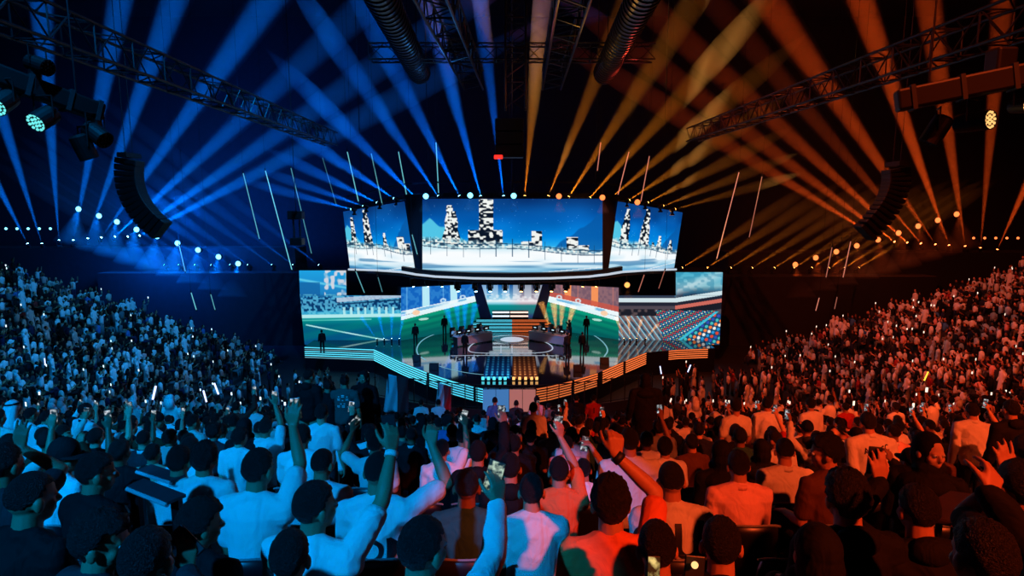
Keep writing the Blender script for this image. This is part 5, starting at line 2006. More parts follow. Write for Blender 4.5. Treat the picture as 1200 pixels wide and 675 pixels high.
# ---- the other people of the upper stand, built once per kind and copied
PROTO = []
r_up = (.08, .28, .40, None, (Vector((0, .2, 1)), Vector((-.4, .9, 0)), .55))
r_mid = (-.08, .34, .06, None, (Vector((-.15, .3, 1)), Vector((-.2, 1, 0)), .6))
kinds = [
    (dict(pose='sit', yaw=.15), dict(top=(T, 'white'), head='short'), 'T-shirt', False),
    (dict(pose='sit', yaw=-.2, lean=.12), dict(top=('long', 'white'), head='crop'), 'sleeved shirt', False),
    (dict(pose='sit', lean=.22, yaw=.3, broad=1.08), dict(top=(T, 'white'), head='curly', hair=1), 'T-shirt', False),
    (dict(pose='sit', R=r_up), dict(top=(T, 'white'), head='short'), 'T-shirt', 'R'),
    (dict(pose='sit', L=r_up, yaw=.2), dict(top=('long', 'white'), head='short', hair=1), 'sleeved shirt', 'L'),
    (dict(pose='sit', R=r_mid, L=r_mid), dict(top=('hoodie', 'black'), head='cap'), 'hoodie', False),
    (dict(pose='sit', yaw=.1), dict(top=('robe', 'white'), head='ghutra'), 'robe and headscarf', False),
    (dict(pose='sit', yaw=-.1), dict(top=('robe', 'black'), head='hijab'), 'robe and headscarf', False),
    (dict(pose='stand', yaw=.1), dict(top=(T, 'white'), head='short'), 'T-shirt', False),
    (dict(pose='stand', R=r_up), dict(top=('long', 'white'), head='short'), 'sleeved shirt', 'R'),
    (dict(pose='stand', yaw=.2), dict(top=('robe', 'white'), head='short'), 'long robe', False),
    (dict(pose='sit', lean=.3, yaw=-.4, nod=.2), dict(top=(T, 'grey'), head='short'), 'T-shirt', False),
]
for a, b, nm, ph in kinds:
    f = figure(**a)
    o = make_person(f, voxel=.0135, **b)
    PROTO.append((o, f, nm, a['pose'], ph, b))
FIXED_TOP = {6: ('white',), 7: ('black',), 10: ('white', 'offwhite')}
DESC = {'charcoal': 'dark grey', 'offwhite': 'off-white'}
rr = random.Random(21)
taken = {}
BLOCKS = {25: [(-5.1, -1.9)], 24: [(-5.2, -1.8), (2.1, 4.0)], 23: [(-4.9, -1.9), (2.0, 4.1)], 22: [(-4.2, -2.0)]}
for o, k, px, f, root, sc in PEOPLE:
    taken.setdefault(k, []).append(o.location.x + 0)
FILL = []
EMPTY = []
CLEAR = []
for o, k, px, f, root, sc in PEOPLE:
    h_ = proj(root @ (f.H * sc))
    m_ = F_PX / max(1.0, row_y(k))
    if k >= 27 and not any(c.material_slots and c.material_slots[0].material is CL['black'] for c in o.children if c.name.startswith(('shirt', 'robe'))):
        CLEAR.append((k, h_[0] - .27 * m_, h_[0] + .27 * m_, h_[1] - .10 * m_, h_[1] + .46 * m_))
first_use = set()
N_IND = 300
done = False
for k in range(33, 14, -1):
    Y, z = row_y(k), row_floor(k)
    half = .86 * (Y * math.cos(PITCH) + 2.5 * math.sin(PITCH)) + .25
    xs = np.arange(-half + rr.random() * .3, half, .58)
    for x in xs:
        if len(PEOPLE) + len(FILL) >= N_IND:
            done = True
            break
        x = x + rr.uniform(-.04, .04)
        pxx, pyy = proj((x, Y, z + 1.2))
        if not (-14 < pxx < 1214):
            continue
        if any(abs(x - t_) < .50 for t_ in taken.get(k, [])):
            continue
        mm = F_PX / Y * .12
        if any(k > ck and a_ - mm < pxx < b_ + mm and c_ - mm < pyy - mm and pyy < d_ + mm for ck, a_, b_, c_, d_ in CLEAR):
            if k >= 30:
                EMPTY.append((k, x))
            continue
        if any(a_ < x < b_ for a_, b_ in BLOCKS.get(k, [])):
            continue
        if k < 30 and rr.random() < .08:
            continue
        if k >= 32 and 60 < pxx < 200 and rr.random() < .5:
            continue
        if k >= 31 and 1085 < pxx < 1180:                        # the gangway with the dark desk
            continue
        if abs(pxx - 640) < 90 and 14 <= k <= 19:
            continue
        dark = .35
        if k >= 29 and pxx > 830:
            dark = .85
        elif k >= 30 and pxx < 190:
            dark = .75
        elif k >= 31:
            dark = .6
        elif pxx > 760:
            dark = .5
        elif pxx > 430:
            dark = .62
        if rr.random() < dark:
            i = rr.choices((0, 1, 2, 3, 5, 7, 11, 4), (3, 2, 2, 1, 2, 3, 2, 1))[0]
            c = rr.choice(('black', 'black', 'charcoal', 'navy', 'black', 'brown', 'teal'))
        else:
            i = rr.choices(range(12), (7, 4, 3, 1.6, 1.2, 0, .35, 0, .5 if k < 29 else 0, .3 if k < 29 else 0, .3 if k < 29 else 0, 2))[0]
            c = rr.choices(('white', 'offwhite', 'grey', 'pink', 'cream', 'blue', 'red'), (8, 3, 1.2, 1, 1, .7, .6))[0]
        if i in FIXED_TOP:
            c = FIXED_TOP[i][0]
        FILL.append((k, x, i, c))
        taken.setdefault(k, []).append(x)
    if done:
        break
LAST_ROW = k
REC = []
for k, x, i, c in FILL:
    o, f, nm, pose, ph, b = PROTO[i]
    if i in first_use:
        p = copy_tree(o)
    else:
        p = o
        first_use.add(i)
    sc = rr.uniform(.95, 1.05)
    turn = rr.uniform(-.18, .18) - math.atan2(x, 40 - row_y(k)) * -1 * .6
    p.location = (x, row_y(k) + rr.uniform(-.05, .05), row_floor(k))
    p.rotation_euler = (0, 0, turn)
    p.scale = (sc, sc, sc)
    for ch in p.children:
        if ch.name.startswith(('shirt', 'robe', 'hood')):
            ch.material_slots[0].material = CL[c]
        elif ch.name.startswith('trousers'):
            ch.material_slots[0].material = CL[rr.choice(('charcoal', 'jeans', 'black', 'beige', 'black'))]
        elif ch.name.startswith('hair'):
            ch.material_slots[0].material = HAIRS[0 if rr.random() < .8 else 1]
    p.material_slots[0].material = SKINS[rr.choice((0, 1, 1, 2))]
    what = 'person in %s %s' % (DESC.get(c, c), nm)
    what += {'R': ' filming with raised phone', 'L': ' filming with raised phone', False: ''}[ph] if ph else (' standing' if pose == 'stand' else '')
    REC.append([p, k, x, what, ph, f, sc, turn])
for o, f, nm, pose, ph, b in PROTO:                              # kinds that found no seat
    if PROTO.index((o, f, nm, pose, ph, b)) not in first_use:
        for ch in list(o.children):
            for g in list(ch.children):
                bpy.data.objects.remove(g)
            bpy.data.objects.remove(ch)
        bpy.data.objects.remove(o)
# labels: by row (counted from the bottom of the photo) and place from the left in that row
rows = {}
for o, k, px, f, root, sc in PEOPLE:
    rows.setdefault(k, []).append((o.location.x, None))
for rec in REC:
    rows.setdefault(rec[1], []).append((rec[2], rec))
for k, lst in rows.items():
    lst.sort(key=lambda q: q[0])
    for n_, (x, rec) in enumerate(lst):
        if rec is None:
            continue
        p, _, _, what, ph, f, sc, turn = rec
        tag(p, '%s, %s row up, %s from left' % (what, ordinal(35 - k), ordinal(n_ + 1)), 'person', 'seated crowd of the near stand')
        if ph:
            S, E, Wp, dv, nv, cu, sx = f.arm[ph]
            M = Matrix.Translation(p.location) @ Matrix.Rotation(turn, 4, 'Z')
            loc = M @ (sc * (Wp + dv.normalized() * .105 + nv.normalized() * .036))
            make_phone(loc, (rr.uniform(-.2, .2), .1, 1), (rr.uniform(-.2, .2), -1, .15), 'phone raised by a %s, %s row up, %s from left' % ('T-shirt wearer' if 'T-shirt' in what else 'sleeved arm', ordinal(35 - k), ordinal(n_ + 1)), 1, 1.0, 'phones raised in the near stand')

# ---- seats of the nearest rows
SEAT = mat('seat_plastic', (22, 22, 26), .35)
SEATF = mat('seat_fabric', (26, 24, 28), .8)


def seat_proto():
    back = MB()
    vs, fs = [], []
    n = 10
    for j, (z, y) in enumerate(((.42, -.20), (.60, -.235), (.80, -.27), (.90, -.29))):
        for i in range(n + 1):
            u = i / n * 2 - 1
            for t_ in (0, .035):
                vs.append((u * .235 * (1 - .05 * j), y + .05 * u * u - t_, z - (.03 * u ** 4 if j == 3 else 0)))
    st = (n + 1) * 2
    for j in range(3):
        for i in range(n):
            o = j * st + i * 2
            fs += [(o, o + 2, o + 2 + st, o + st), (o + 1, o + st + 1, o + st + 3, o + 3)]
    for i in range(n):
        o, p = i * 2, 3 * st + i * 2
        fs += [(o, o + 1, o + 3, o + 2), (p, p + 2, p + 3, p + 1)]
    for i in (0, n):
        for j in range(3):
            o = j * st + i * 2
            fs.append((o, o + st, o + st + 1, o + 1) if i == 0 else (o, o + 1, o + st + 1, o + st))
    back.add(vs, fs)
    pan = MB().rbox((0, .02, .385), (.46, .44, .05), .022)
    leg = MB()
    for s in (-1, 1):
        leg.box((s * .2, -.12, .2), (.04, .06, .40)).box((s * .2, -.05, .02), (.05, .30, .03))
    trim = MB().path([Vector((u * .225, -.30 + .05 * u * u, .902 - .03 * u ** 4)) for u in np.linspace(-1, 1, 13)], .009)
    return trim.mesh('edge_trim', mat('seat_trim', (120, 118, 120), .3)), back.mesh('backrest', SEAT, True), pan.mesh('seat', SEATF, False), leg.mesh('frame', BLACK)


st_, sb, sp, sl = seat_proto()
for k in range(34, 28, -1):
    lst = sorted([o.location.x for o, kk, px, f, root, sc in PEOPLE if kk == k and f.pose == 'sit'] + [rec[2] for rec in REC if rec[1] == k and rec[5].pose == 'sit'])
    used = []
    for n_, x in enumerate(lst):
        if used and x - used[-1] < .5:
            continue
        used.append(x)
    for n_, x in enumerate(used):
        t = thing('arena_chair', 'black seat shell under the %s sitter from left, %s row up' % (ordinal(n_ + 1), ordinal(35 - k)), 'seat', (x, row_y(k) - .05, row_floor(k)), 0, 'black seats of the near stand')
        for nm, me in (('edge_trim', st_), ('backrest', sb), ('seat', sp), ('frame', sl)):
            link(nm, me, t, world=False)
        if k == 32 and abs(proj((x, row_y(k), row_floor(k) + 1.2))[0] - 623) < 12:
            t['label'] = 'black seat with three pale marks on its back, in the middle of the photo'
            hm = mat('seat_mark', (190, 150, 150), .3)
            for dx, dz, w_ in ((-.085, .70, .05), (.085, .70, .05), (0, .61, .07)):
                MB().rbox((x + dx, row_y(k) - .05 - (.285 if dz > .65 else .272), row_floor(k) + dz), (w_, .012, .016), .005).build('pale_mark', hm, t)
for k, x in EMPTY:
    if any(abs(x - c) < .5 for c in [o.location.x for o, kk, *_ in PEOPLE if kk == k] + [rec[2] for rec in REC if rec[1] == k]):
        continue
    near = min(PEOPLE, key=lambda q: abs(q[0].location.x - x) + abs(q[1] - k + 1) * .8 + (9 if q[1] >= k else 0))
    t = thing('arena_chair', 'empty black seat shell %s row up, %s' % (ordinal(35 - k), 'blue side' if x < -.2 else ('red side' if x > .2 else 'middle')), 'seat', (x, row_y(k) - .05, row_floor(k)), 0, 'empty black seats')
    for nm, me in (('edge_trim', st_), ('backrest', sb), ('seat', sp), ('frame', sl)):
        link(nm, me, t, world=False)
# gangway desk and the lit step edge
a = on(1100, 606, 11.0)
t = thing('counter', 'slanting dark board with a rim in the gangway of the red side', 'counter', at(1118, 600, 3.6))
c = at(1122, 596, 3.75)
R = Matrix.Rotation(.55, 3, 'Z') @ Matrix.Rotation(-.25, 3, 'X')
MB().rbox(c, (.62, .34, .04), .012, R).build('board', mat('board_brown', (70, 50, 40), .5, 0, .3, 8), t)
for s in (-1, 1):
    q = c + R @ Vector((s * .26, 0, -.02))
    MB().tube(q, (q.x, q.y, row_floor(32)), .02).build('leg', BLACK, t)
MB().rbox(c + R @ Vector((0, -.17, .015)), (.62, .02, .06), .008, R).build('rim', BLACK, t)
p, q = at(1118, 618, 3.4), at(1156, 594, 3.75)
t = thing('handrail', 'red-lit edge of a gangway step, made as a short rail beside the dark board', 'rail', (p + q) / 2)
MB().tube(p, q, .016, n=10).build('rail', mat('lit_edge_orange', (215, 120, 70), .35), t)  # the step edge's red light is put into this orange
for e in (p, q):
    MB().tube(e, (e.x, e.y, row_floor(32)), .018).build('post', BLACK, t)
# stair edges on the blue side
for i, (a, b) in enumerate((((147, 572), (196, 592)), ((160, 553), (200, 566)))):
    k = (32, 31)[i]
    z = row_floor(k)
    p, q = at(a[0], a[1], row_y(k) + .1), at(b[0], b[1], row_y(k) - .15)
    t = thing('step_board', 'pale-edged narrow step board in the blue gangway, %s one' % ('lower', 'upper')[i], 'step', (p + q) / 2)
    d = (q - p)
    n_ = Vector((-d.y, d.x, 0)).normalized()
    MB().slab([p, q, q + n_ * .12, p + n_ * .12], (0, 0, .02)).build('tread', mat('tread_grey', (48, 50, 56), .6, 0, .2, 8), t)
    MB().tube(p, q, .014).build('nosing', mat('nosing_pale', (170, 175, 180), .4), t)
    for e in (p, q):
        MB().box((e.x, e.y + .1, (e.z + z) / 2), (.05, .05, max(.05, e.z - z))).build('leg', BLACK, t)
# ------------------------------------------------------------------ players and figures on the stage
SMALL = []
for a, b in [(dict(pose='sit', R=(-.02, .34, -.08), L=(-.02, .34, -.08)), dict(top=(T, 'white'))), (dict(pose='stand'), dict(top=('long', 'black'), bottom='black')),
             (dict(pose='stand', R=r_mid), dict(top=('hoodie', 'charcoal'), bottom='black'))]:
    SMALL.append(make_person(figure(**a), voxel=.016, **b))
fresh = [True, True, True]


def put_small(i, loc, rz, label, group=None, colour=None):
    o = SMALL[i] if fresh[i] else copy_tree(SMALL[i])
    fresh[i] = False
    o.location = loc
    o.rotation_euler = (0, 0, rz)
    o['label'] = label
    o['category'] = 'person'
    if group:
        o['group'] = group
    elif 'group' in o:
        del o['group']
    if colour:
        for ch in o.children:
            if ch.name.startswith(('shirt', 'robe', 'hood')):
                ch.material_slots[0].material = CL[colour]
    return o


for n_, (q, ang) in enumerate(PLAYERS):
    put_small(0, q, ang + PI, 'player in %s shirt at the %s team desk, %s from left' % ('white' if n_ % 2 == 0 else 'blue', 'blue-lit' if n_ < 4 else 'amber-lit', ordinal(n_ % 4 + 1)), 'players at the team desks', 'white' if n_ % 2 == 0 else 'blue')
for i, (px, fy, kind, rz, lab) in enumerate([(487, 404, 1, .4, 'dark figure standing on the stage inside the blue floor arc'), (521, 393, 1, .3, 'dark figure standing before the blue-lit pitch screen'), (545, 416, 1, -.2, 'dark figure standing before the blue-lit team desk'),
                                            (665, 417, 2, .2, 'dark figure walking on the stage before the amber-lit desk'), (682, 416, 1, -.3, 'dark figure standing nearer the orange strips on the stage'), (687, 393.5, 1, .1, 'dark figure standing before the amber-lit pitch screen'),
                                            (667, 399, 2, 1.0, 'dark figure behind the amber-lit team desk'), (378, 413, 1, .5, 'dark figure on the blue-lit end of the stage front')]):
    put_small(kind, on(px, fy, ZS), rz, lab)

# ------------------------------------------------------------------ the far crowd: past the first 300 people, one object
TONES = {'white': (215, 215, 215), 'offwhite': (190, 188, 180), 'black': (15, 15, 17), 'charcoal': (42, 43, 47), 'navy': (28, 34, 60), 'grey': (105, 108, 112), 'red': (150, 40, 35), 'pink': (215, 160, 155), 'blue': (60, 105, 160)}


def simple_person(pose, arms):
    """a small person: torso, head, hair, arms, lap; returns points, faces and the tone number of each point (0 skin, 1 top, 2 hair, 3 legs)"""
    mb = MB()
    tone = []

    def done(t):
        tone.extend([t] * (len(mb.v) - len(tone)))
    z0 = .50 if pose == 'sit' else .93
    loft(mb, [(Vector((0, 0, z0 + h)), rx, ry) for h, rx, ry in ((-.06, .14, .11), (.1, .155, .12), (.33, .18, .125), (.43, .15, .10), (.50, .055, .055))], Matrix.Identity(3), 8)
    done(1)
    hz = z0 + .66
    mb.ball((0, .015, hz), (.078, .092, .115), 8, 5)
    done(0)
    mb.ball((0, -.015, hz + .03), (.084, .095, .10), 8, 5)
    done(2)
    for s, kind in ((-1, arms[0]), (1, arms[1])):
        S = (s * .19, 0, z0 + .40)
        if kind == 'up':
            E, Wp = (s * .27, .14, z0 + .52), (s * .22, .22, z0 + .80)
        elif kind == 'mid':
            E, Wp = (s * .26, .06, z0 + .18), (s * .08, .28, z0 + .34)
        else:
            E, Wp = (s * .25, -.02, z0 + .14), (s * .17, .20 if pose == 'sit' else .04, z0 + (.08 if pose == 'sit' else -.10))
        mb.tube(S, E, .058, .048, 5)
        done(1)
        mb.tube(E, Wp, .042, .032, 5)
        done(0)
        mb.ball((Wp[0], Wp[1] + .01, Wp[2] + .05), (.03, .03, .055), 5, 4)
        done(0)
    for s in (-1, 1):
        if pose == 'sit':
            mb.tube((s * .09, 0, .50), (s * .13, .42, .52), .085, .065, 6)
            mb.tube((s * .13, .42, .50), (s * .13, .44, .06), .06, .05, 5)
        else:
            mb.tube((s * .085, 0, .93), (s * .1, 0, .04), .09, .055, 6)
        done(3)
    return np.array(mb.v), mb.f, np.array(tone)


def simple_robe(scarf):
    mb = MB()
    loft(mb, [(Vector((0, 0, h)), rx, ry) for h, rx, ry in ((.03, .24, .20), (.5, .20, .16), (.95, .17, .13), (1.28, .185, .13), (1.38, .15, .10), (1.45, .055, .055))], Matrix.Identity(3), 8)
    tone = [1] * len(mb.v)
    mb.ball((0, .02, 1.60), (.076, .09, .112), 8, 5)
    tone += [0] * (len(mb.v) - len(tone))
    mb.ball((0, -.018, 1.63), (.094, .098, .115), 8, 5)
    if scarf:
        mb.tube((0, -.05, 1.62), (0, -.06, 1.36), .09, .13, 7)
    tone += [1 if scarf else 2] * (len(mb.v) - len(tone))
    for s in (-1, 1):
        mb.tube((s * .19, 0, 1.35), (s * .25, -.02, 1.08), .06, .055, 5)
        mb.tube((s * .25, -.02, 1.08), (s * .22, .10, .86), .055, .045, 5)
    tone += [1] * (len(mb.v) - len(tone))
    return np.array(mb.v), mb.f, np.array(tone)


SIMPLE = [simple_person('sit', ('rest', 'rest')), simple_person('sit', ('mid', 'mid')), simple_person('sit', ('rest', 'up')), simple_person('sit', ('up', 'rest')),
          simple_person('stand', ('rest', 'rest')), simple_person('stand', ('rest', 'up')), simple_person('stand', ('up', 'up')), simple_robe(True), simple_robe(False)]
SIMPLE_F = []
for v, f, t in SIMPLE:
    tri = []
    for q in f:
        for j in range(1, len(q) - 1):
            tri.append((q[0], q[j], q[j + 1]))
    SIMPLE_F.append(np.array(tri, np.int32))

cr = random.Random(5)
VS, FS, CS = [], [], []
nv = 0
UPS = []              # raised hands, for the tiny lights
count = 0
skin_t = [lin((205, 155, 125)), lin((175, 120, 90)), lin((125, 82, 58))]


def seat_far(p, face, stand_p=.25, dark=.35, quiet=False):
    global nv, count
    u = cr.random()
    if u < stand_p:
        i = cr.choices((4, 5, 6, 7, 8), (4, 2, 1, 2.2, 2))[0]
    else:
        i = cr.choices((0, 1, 2, 3), (6, 2, 1.2, 1) if not quiet else (6, 2, .2, .2))[0]
    v, f, t = SIMPLE[i]
    tone = cr.choices(('black', 'charcoal', 'navy', 'red'), (5, 2, 1, .5))[0] if cr.random() < dark else cr.choices(('white', 'offwhite', 'grey', 'pink', 'blue'), (8, 3, 1, 1, .6))[0]
    if i == 7:
        tone = 'white' if cr.random() < .6 else 'black'
    elif i == 8:
        tone = 'white'
    a = face + cr.uniform(-.35, .35)
    s = cr.uniform(.93, 1.07)
    c_, s_ = math.cos(a), math.sin(a)
    w = v * s
    w = np.stack([w[:, 0] * c_ - w[:, 1] * s_ + p[0], w[:, 0] * s_ + w[:, 1] * c_ + p[1], w[:, 2] + p[2]], 1)
    cols = np.array([skin_t[cr.randrange(3)], lin(TONES[tone]), lin((16, 13, 12)), lin(TONES[cr.choice(('charcoal', 'black', 'navy', 'grey'))])])
    VS.append(w)
    FS.append(SIMPLE_F[i] + nv)
    CS.append(cols[t])
    nv += len(v)
    count += 1
    if i in (2, 3, 5, 6):
        UPS.append(w[np.argmax(w[:, 2])])


def in_view(p, m=30):
    x, y = proj(p)
    return -m < x < 1200 + m and -20 < y < 700


def facing(p):
    """turn so that the person (facing +y at rest) looks at the stage"""
    d = Vector((0 - p[0], 44 - p[1], 0))
    return math.atan2(d.y, d.x) - PI / 2


for k in range(0, 40):
    d = PITCH_ROW * k + .45
    z = row_floor(k)
    # straight part behind the flat floor
    Y = FOOT_Y - d
    if k <= LAST_ROW and Y > 1:
        for x in np.arange(-FOOT_X, FOOT_X, .55):
            p = (x + cr.uniform(-.06, .06), Y, z)
            if k == LAST_ROW and any(abs(p[0] - t_) < .4 for t_ in taken.get(k, [])):
                continue
            if any(abs(p[0] - t_) < .4 for t_ in taken.get(k, [])):
                continue
            q = proj((p[0], p[1], z + 1.2))
            if 10 <= k <= 20 and 545 < q[0] < 745 and cr.random() < .75:
                continue
            if k < 10 and 470 < q[0] < 745:
                continue
            quiet = 430 < q[0] < 760
            if in_view((p[0], p[1], z + 1.2)) and cr.random() < .9:
                seat_far(p, facing(p), .02 if quiet else .12, .6 if quiet else .45, quiet)
    for sx in (-1, 1):
        for a in np.arange(0, PI / 2, .55 / max(d, .6)):             # the corner
            p = (sx * (FOOT_X + d * math.cos(a)), FOOT_Y - d * math.sin(a), z)
            if p[1] < 1.0 or not in_view((p[0], p[1], z + 1.2)) or cr.random() > .9:
                continue
            if abs(a - .62) < .5 / max(d, 1) + .012:                 # a gangway
                continue
            seat_far(p, facing(p), .28, .47)
        for y in np.arange(FOOT_Y, SIDE_END - .3, .55):              # the side
            p = (sx * (FOOT_X + d), y, z)
            if abs(y - 40.5) < .6 or not in_view((p[0], p[1], z + 1.2)) or cr.random() > (.9 if k < 26 else .55):
                continue
            seat_far(p, facing(p), .28, .47)
# people on the flat floor at both ends of the barrier
for sx in (-1, 1):
    for i in range(60):
        p = (sx * cr.uniform(9.5, 17.5), cr.uniform(34.5, 40 if sx < 0 else 40), 0)
        if cr.random() < .8 and abs(p[0]) > 6 + (p[1] - 34):
            seat_far(p, facing(p), .95, .4)
me = bpy.data.meshes.new('crowd')
V_, F_, C_ = np.concatenate(VS), np.concatenate(FS), np.concatenate(CS)
me.vertices.add(len(V_))
me.vertices.foreach_set('co', V_.ravel())
me.loops.add(F_.size)
me.loops.foreach_set('vertex_index', F_.ravel())
me.polygons.add(len(F_))
me.polygons.foreach_set('loop_start', np.arange(0, F_.size, 3, dtype=np.int32))
me.update(calc_edges=True)
me.polygons.foreach_set('use_smooth', np.ones(len(F_), bool))
a = me.color_attributes.new('tone', 'FLOAT_COLOR', 'POINT')
rgba = np.ones((len(V_), 4), np.float32)
rgba[:, :3] = C_
a.data.foreach_set('color', rgba.ravel())
m = bpy.data.materials.new('crowd_cloth')
m.use_nodes = True
nt = m.node_tree
an = nt.nodes.new('ShaderNodeAttribute')
an.attribute_name = 'tone'
b = nt.nodes['Principled BSDF']
nt.links.new(an.outputs['Color'], b.inputs['Base Color'])
b.inputs['Roughness'].default_value = .85
b.inputs['Specular IOR Level'].default_value = .2
me.materials.append(m)
crowd = link('crowd', me)
tag(crowd, 'dense seated and standing crowd filling the far stands on both sides', 'crowd', kind='stuff')
print('CROWD', count, len(F_), 'people', len(PEOPLE), 'fill', len(FILL), 'last row', LAST_ROW)

# tiny lights of phones in the far stands
TINY = {}
for nm, rgb, pw in (('blue', (215, 240, 255), 1.8), ('red', (255, 225, 200), 1.5)):
    mb = MB().rbox((0, 0, 0), (.074, .010, .15), .004)
    TINY[nm] = (mb.mesh('case', PHONE_BODY), MB().rbox((0, -.008, 0), (.066, .004, .135), .001).mesh('display', mat('tiny_' + nm, (60, 60, 60), .3, emit=rgb, power=pw)))
cr.shuffle(UPS)
n_l = 0
for p in UPS:
    q = proj(p)
    if not (0 < q[0] < 1200) or p[1] < 13:
        continue
    side = 'blue' if q[0] < 600 else 'red'
    if cr.random() < (.30 if side == 'blue' else .42):
        t = thing('phone', 'tiny bright phone held up in the far %s-lit stand' % side, 'phone', Vector(p) + Vector((0, -.03, .09)), cr.uniform(-.4, .4), 'tiny phones in the %s-lit stand' % side)
        for nm, me_ in zip(('case', 'display'), TINY[side]):
            link(nm, me_, t, world=False)
        n_l += 1
    if n_l >= 130:
        break
# light sticks
ST = mat('light_stick_white', (80, 80, 90), .3, emit=(190, 205, 255), power=2.2)
STY = mat('light_stick_yellow', (90, 80, 30), .3, emit=(255, 200, 60), power=1.6)
for i, (px, py, Y, tilt, m, lab) in enumerate([(179, 468, 11, .3, ST, 'white light stick held above the blue-side rows near the backward cap'), (256, 462, 13, -.3, ST, 'white light stick over the blue-side rows before the black headscarf'), (242, 471, 13, -.2, ST, 'shorter white light stick beside the other blue-side stick'),
                                             (775, 438, 20, -.2, ST, 'white light stick raised behind the wide black robe'), (806, 436, 20, .35, ST, 'white light stick raised by the arms farther into the red side'), (1083, 446, 16, .35, STY, 'yellow light stick in the red-lit stand'), (53, 428, 22, 0, ST, 'thin pale light stick low in the blue-lit stand')]):
    p = at(px, py, Y)
    t = thing('light_stick', lab, 'light stick', p)
    L = .27
    d = Vector((tilt, 0, 1)).normalized()
    MB().tube(p, p + d * L, .019, n=10).build('tube', m, t)
    MB().tube(p - d * .14, p, .016, n=10).build('handle', BLACK, t)
# flags
FLAG = bpy.data.materials.new('flag_cloth')
FLAG.use_nodes = True
nt = FLAG.node_tree
b = nt.nodes['Principled BSDF']
b.inputs['Roughness'].default_value = .8
tc = nt.nodes.new('ShaderNodeTexCoord')
sp_ = nt.nodes.new('ShaderNodeSeparateXYZ')
cr_ = nt.nodes.new('ShaderNodeValToRGB')
cr_.color_ramp.interpolation = 'CONSTANT'
cr_.color_ramp.elements[0].color = (*lin((200, 200, 205)), 1)
e = cr_.color_ramp.elements.new(.55)
e.color = (*lin((170, 40, 45)), 1)
nt.links.new(tc.outputs['Generated'], sp_.inputs[0])
nt.links.new(sp_.outputs['X'], cr_.inputs[0])
nt.links.new(cr_.outputs[0], b.inputs['Base Color'])
for px, py, Y, w_, h_, lab in ((468, 442, 19, .75, 1.25, 'larger pale and red flag hanging from a pole before the blue strips'), (522, 452, 20, .5, .9, 'smaller pale and red flag hanging from a pole nearer the middle of the barrier')):
    p = at(px, py, Y)
    t = thing('flag', lab, 'flag', p - Vector((0, 0, 1.6)))
    n, m_ = 14, 16
    vs = []
    for j in range(m_ + 1):
        for i in range(n + 1):
            u, v = i / n, j / m_
            vs.append((p.x - w_ / 2 + u * w_ * (.9 + .2 * v) - .25 * v * w_, p.y + .07 * math.sin(u * 13 + v * 3) * (.4 + v), p.z + .1 - v * h_ - .12 * u))
    fs = [(j * (n + 1) + i, j * (n + 1) + i + 1, (j + 1) * (n + 1) + i + 1, (j + 1) * (n + 1) + i) for j in range(m_) for i in range(n)]
    fl = MB().add(vs, fs).build('flag_cloth', FLAG, t, smooth=True)
    so = fl.modifiers.new('thick', 'SOLIDIFY')
    so.thickness = .006
    MB().tube((p.x - w_ / 2, p.y, p.z - 1.55), (p.x - w_ / 2, p.y, p.z + .15), .014).build('pole', STEEL, t)
# ------------------------------------------------------------------ the light on the crowd
def area(name, loc, target, power, rgb, size):
    ld = bpy.data.lights.new(name, 'AREA')
    ld.energy = power
    ld.color = rgb
    ld.size = size
    o = bpy.data.objects.new(name, ld)
    COL.objects.link(o)
    o.location = loc
    o.rotation_euler = (Vector(target) - Vector(loc)).to_track_quat('-Z', 'Y').to_euler()
    return o


def flood(name, loc, target, power, rgb, half, bl=.8, radius=.15):
    return spot_light(name, loc, Vector(target) - Vector(loc), power, rgb, half, bl, 'QUADRATIC', radius)


CR_B = (.0, .33, 1.0)
CR_R = (1.0, .085, .016)
# near stand, from the rig behind the camera
flood('flood_blue', (-7.5, -3.5, 19), (-6.3, 9.3, 8.6), 10500, CR_B, 19, .12)
flood('flood_red', (8, -3.5, 19), (6.6, 9.3, 8.6), 11000, CR_R, 19, .12)
flood('flood_blue', (-5.5, -5, 18), (-1.75, 2.6, 10.5), 6500, CR_B, 10.5, .06)
flood('flood_red', (5.5, -5, 18), (1.95, 2.6, 10.5), 7000, CR_R, 10.5, .06)
flood('flood_blue', (-12, -4, 21), (-9.0, 12, 7.5), 2200, CR_B, 22, .3)
flood('flood_red', (13, -4, 21), (9.2, 12, 7.5), 3000, CR_R, 22, .3)
# far stands
flood('flood_blue', (-6, 26, 27), (-27, 40, 5), 25000, CR_B, 36)
flood('flood_red', (6, 26, 27), (27, 40, 5), 25000, CR_R, 36)
flood('flood_blue', (-8, 8, 24), (-16, 25, 4), 10000, CR_B, 34)
flood('flood_red', (8, 8, 24), (16, 25, 4), 12500, CR_R, 34)
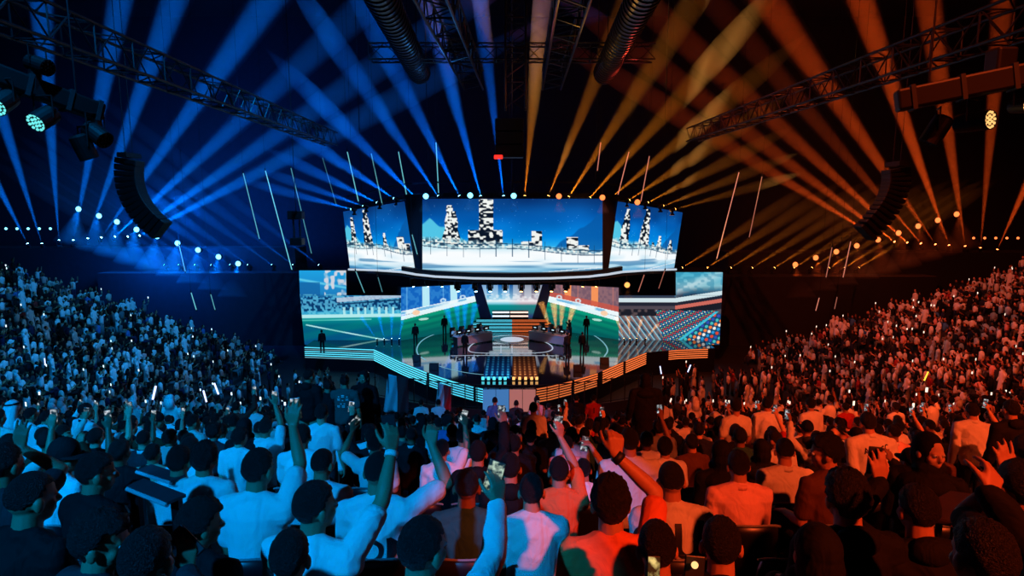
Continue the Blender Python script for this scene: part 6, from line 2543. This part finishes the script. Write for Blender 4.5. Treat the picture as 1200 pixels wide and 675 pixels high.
# small unseen fill lights added to tint the dark roof steel
for p_, c_, e_ in (((3.4, 27, 18.6), (1, .45, .05), 90), ((6.6, 33, 19.2), (1, .06, .03), 120), ((-4.2, 32, 19.0), (.05, .35, 1), 60), ((.8, 29, 18.5), (1, .12, .08), 30), ((-1.2, 26, 18.8), (.1, .4, 1), 30)):
    ld = bpy.data.lights.new('truss_fill', 'POINT')
    ld.energy = e_
    ld.color = c_
    ld.shadow_soft_size = .1
    o = bpy.data.objects.new('truss_fill', ld)
    COL.objects.link(o)
    o.location = p_
# paler fill from the stage end, added to vary the light on the stands
flood('fill_pale', (15, 39, 29.5), (30, 36, 6), 6000, (1, .30, .24), 32)
flood('fill_pale', (-15, 39, 29.5), (-30, 36, 6), 7000, (.08, .5, 1), 32)
# the stage
flood('stage_blue', (-9, 36, 20), (-3, 45, ZS), 13000, (.05, .35, 1), 26)
flood('stage_red', (9, 36, 20), (4, 45, ZS), 12000, (1, .22, .08), 26)
# unseen area lights, added so drapes and back wall glow like haze
area('drape_fill_blue', (-30, 51, 11), (-31, 62, 7), 5000, (0.0, .14, 1), 5)
area('drape_fill_red', (30, 51, 11), (31, 62, 7), 130, (1, .16, .05), 5)
area('roof_fill_blue', (-24, 50, 20), (-24, 62, 24), 900, (0.0, .12, 1), 6)
area('roof_fill_red', (24, 50, 20), (24, 62, 24), 160, (1, .14, .03), 6)
# ------------------------------------------------------------------ world, view
w = bpy.data.worlds.new('world')
SC.world = w
w.use_nodes = True
bg = w.node_tree.nodes['Background']
bg.inputs['Color'].default_value = (0.10, 0.25, 1.0, 1)
bg.inputs['Strength'].default_value = 0.0025
vs = SC.view_settings
vs.view_transform = 'Standard'
vs.look = 'None'
vs.gamma = 1.0
vs.exposure = 0.0
vs.use_curve_mapping = False
cy = SC.cycles
cy.use_denoising = True
cy.max_bounces = 4
cy.diffuse_bounces = 2
cy.glossy_bounces = 2
cy.transmission_bounces = 3
cy.volume_bounces = 0
cy.transparent_max_bounces = 12
cy.sample_clamp_indirect = 4.0
cy.use_light_tree = True
cy.caustics_reflective = False
cy.caustics_refractive = False
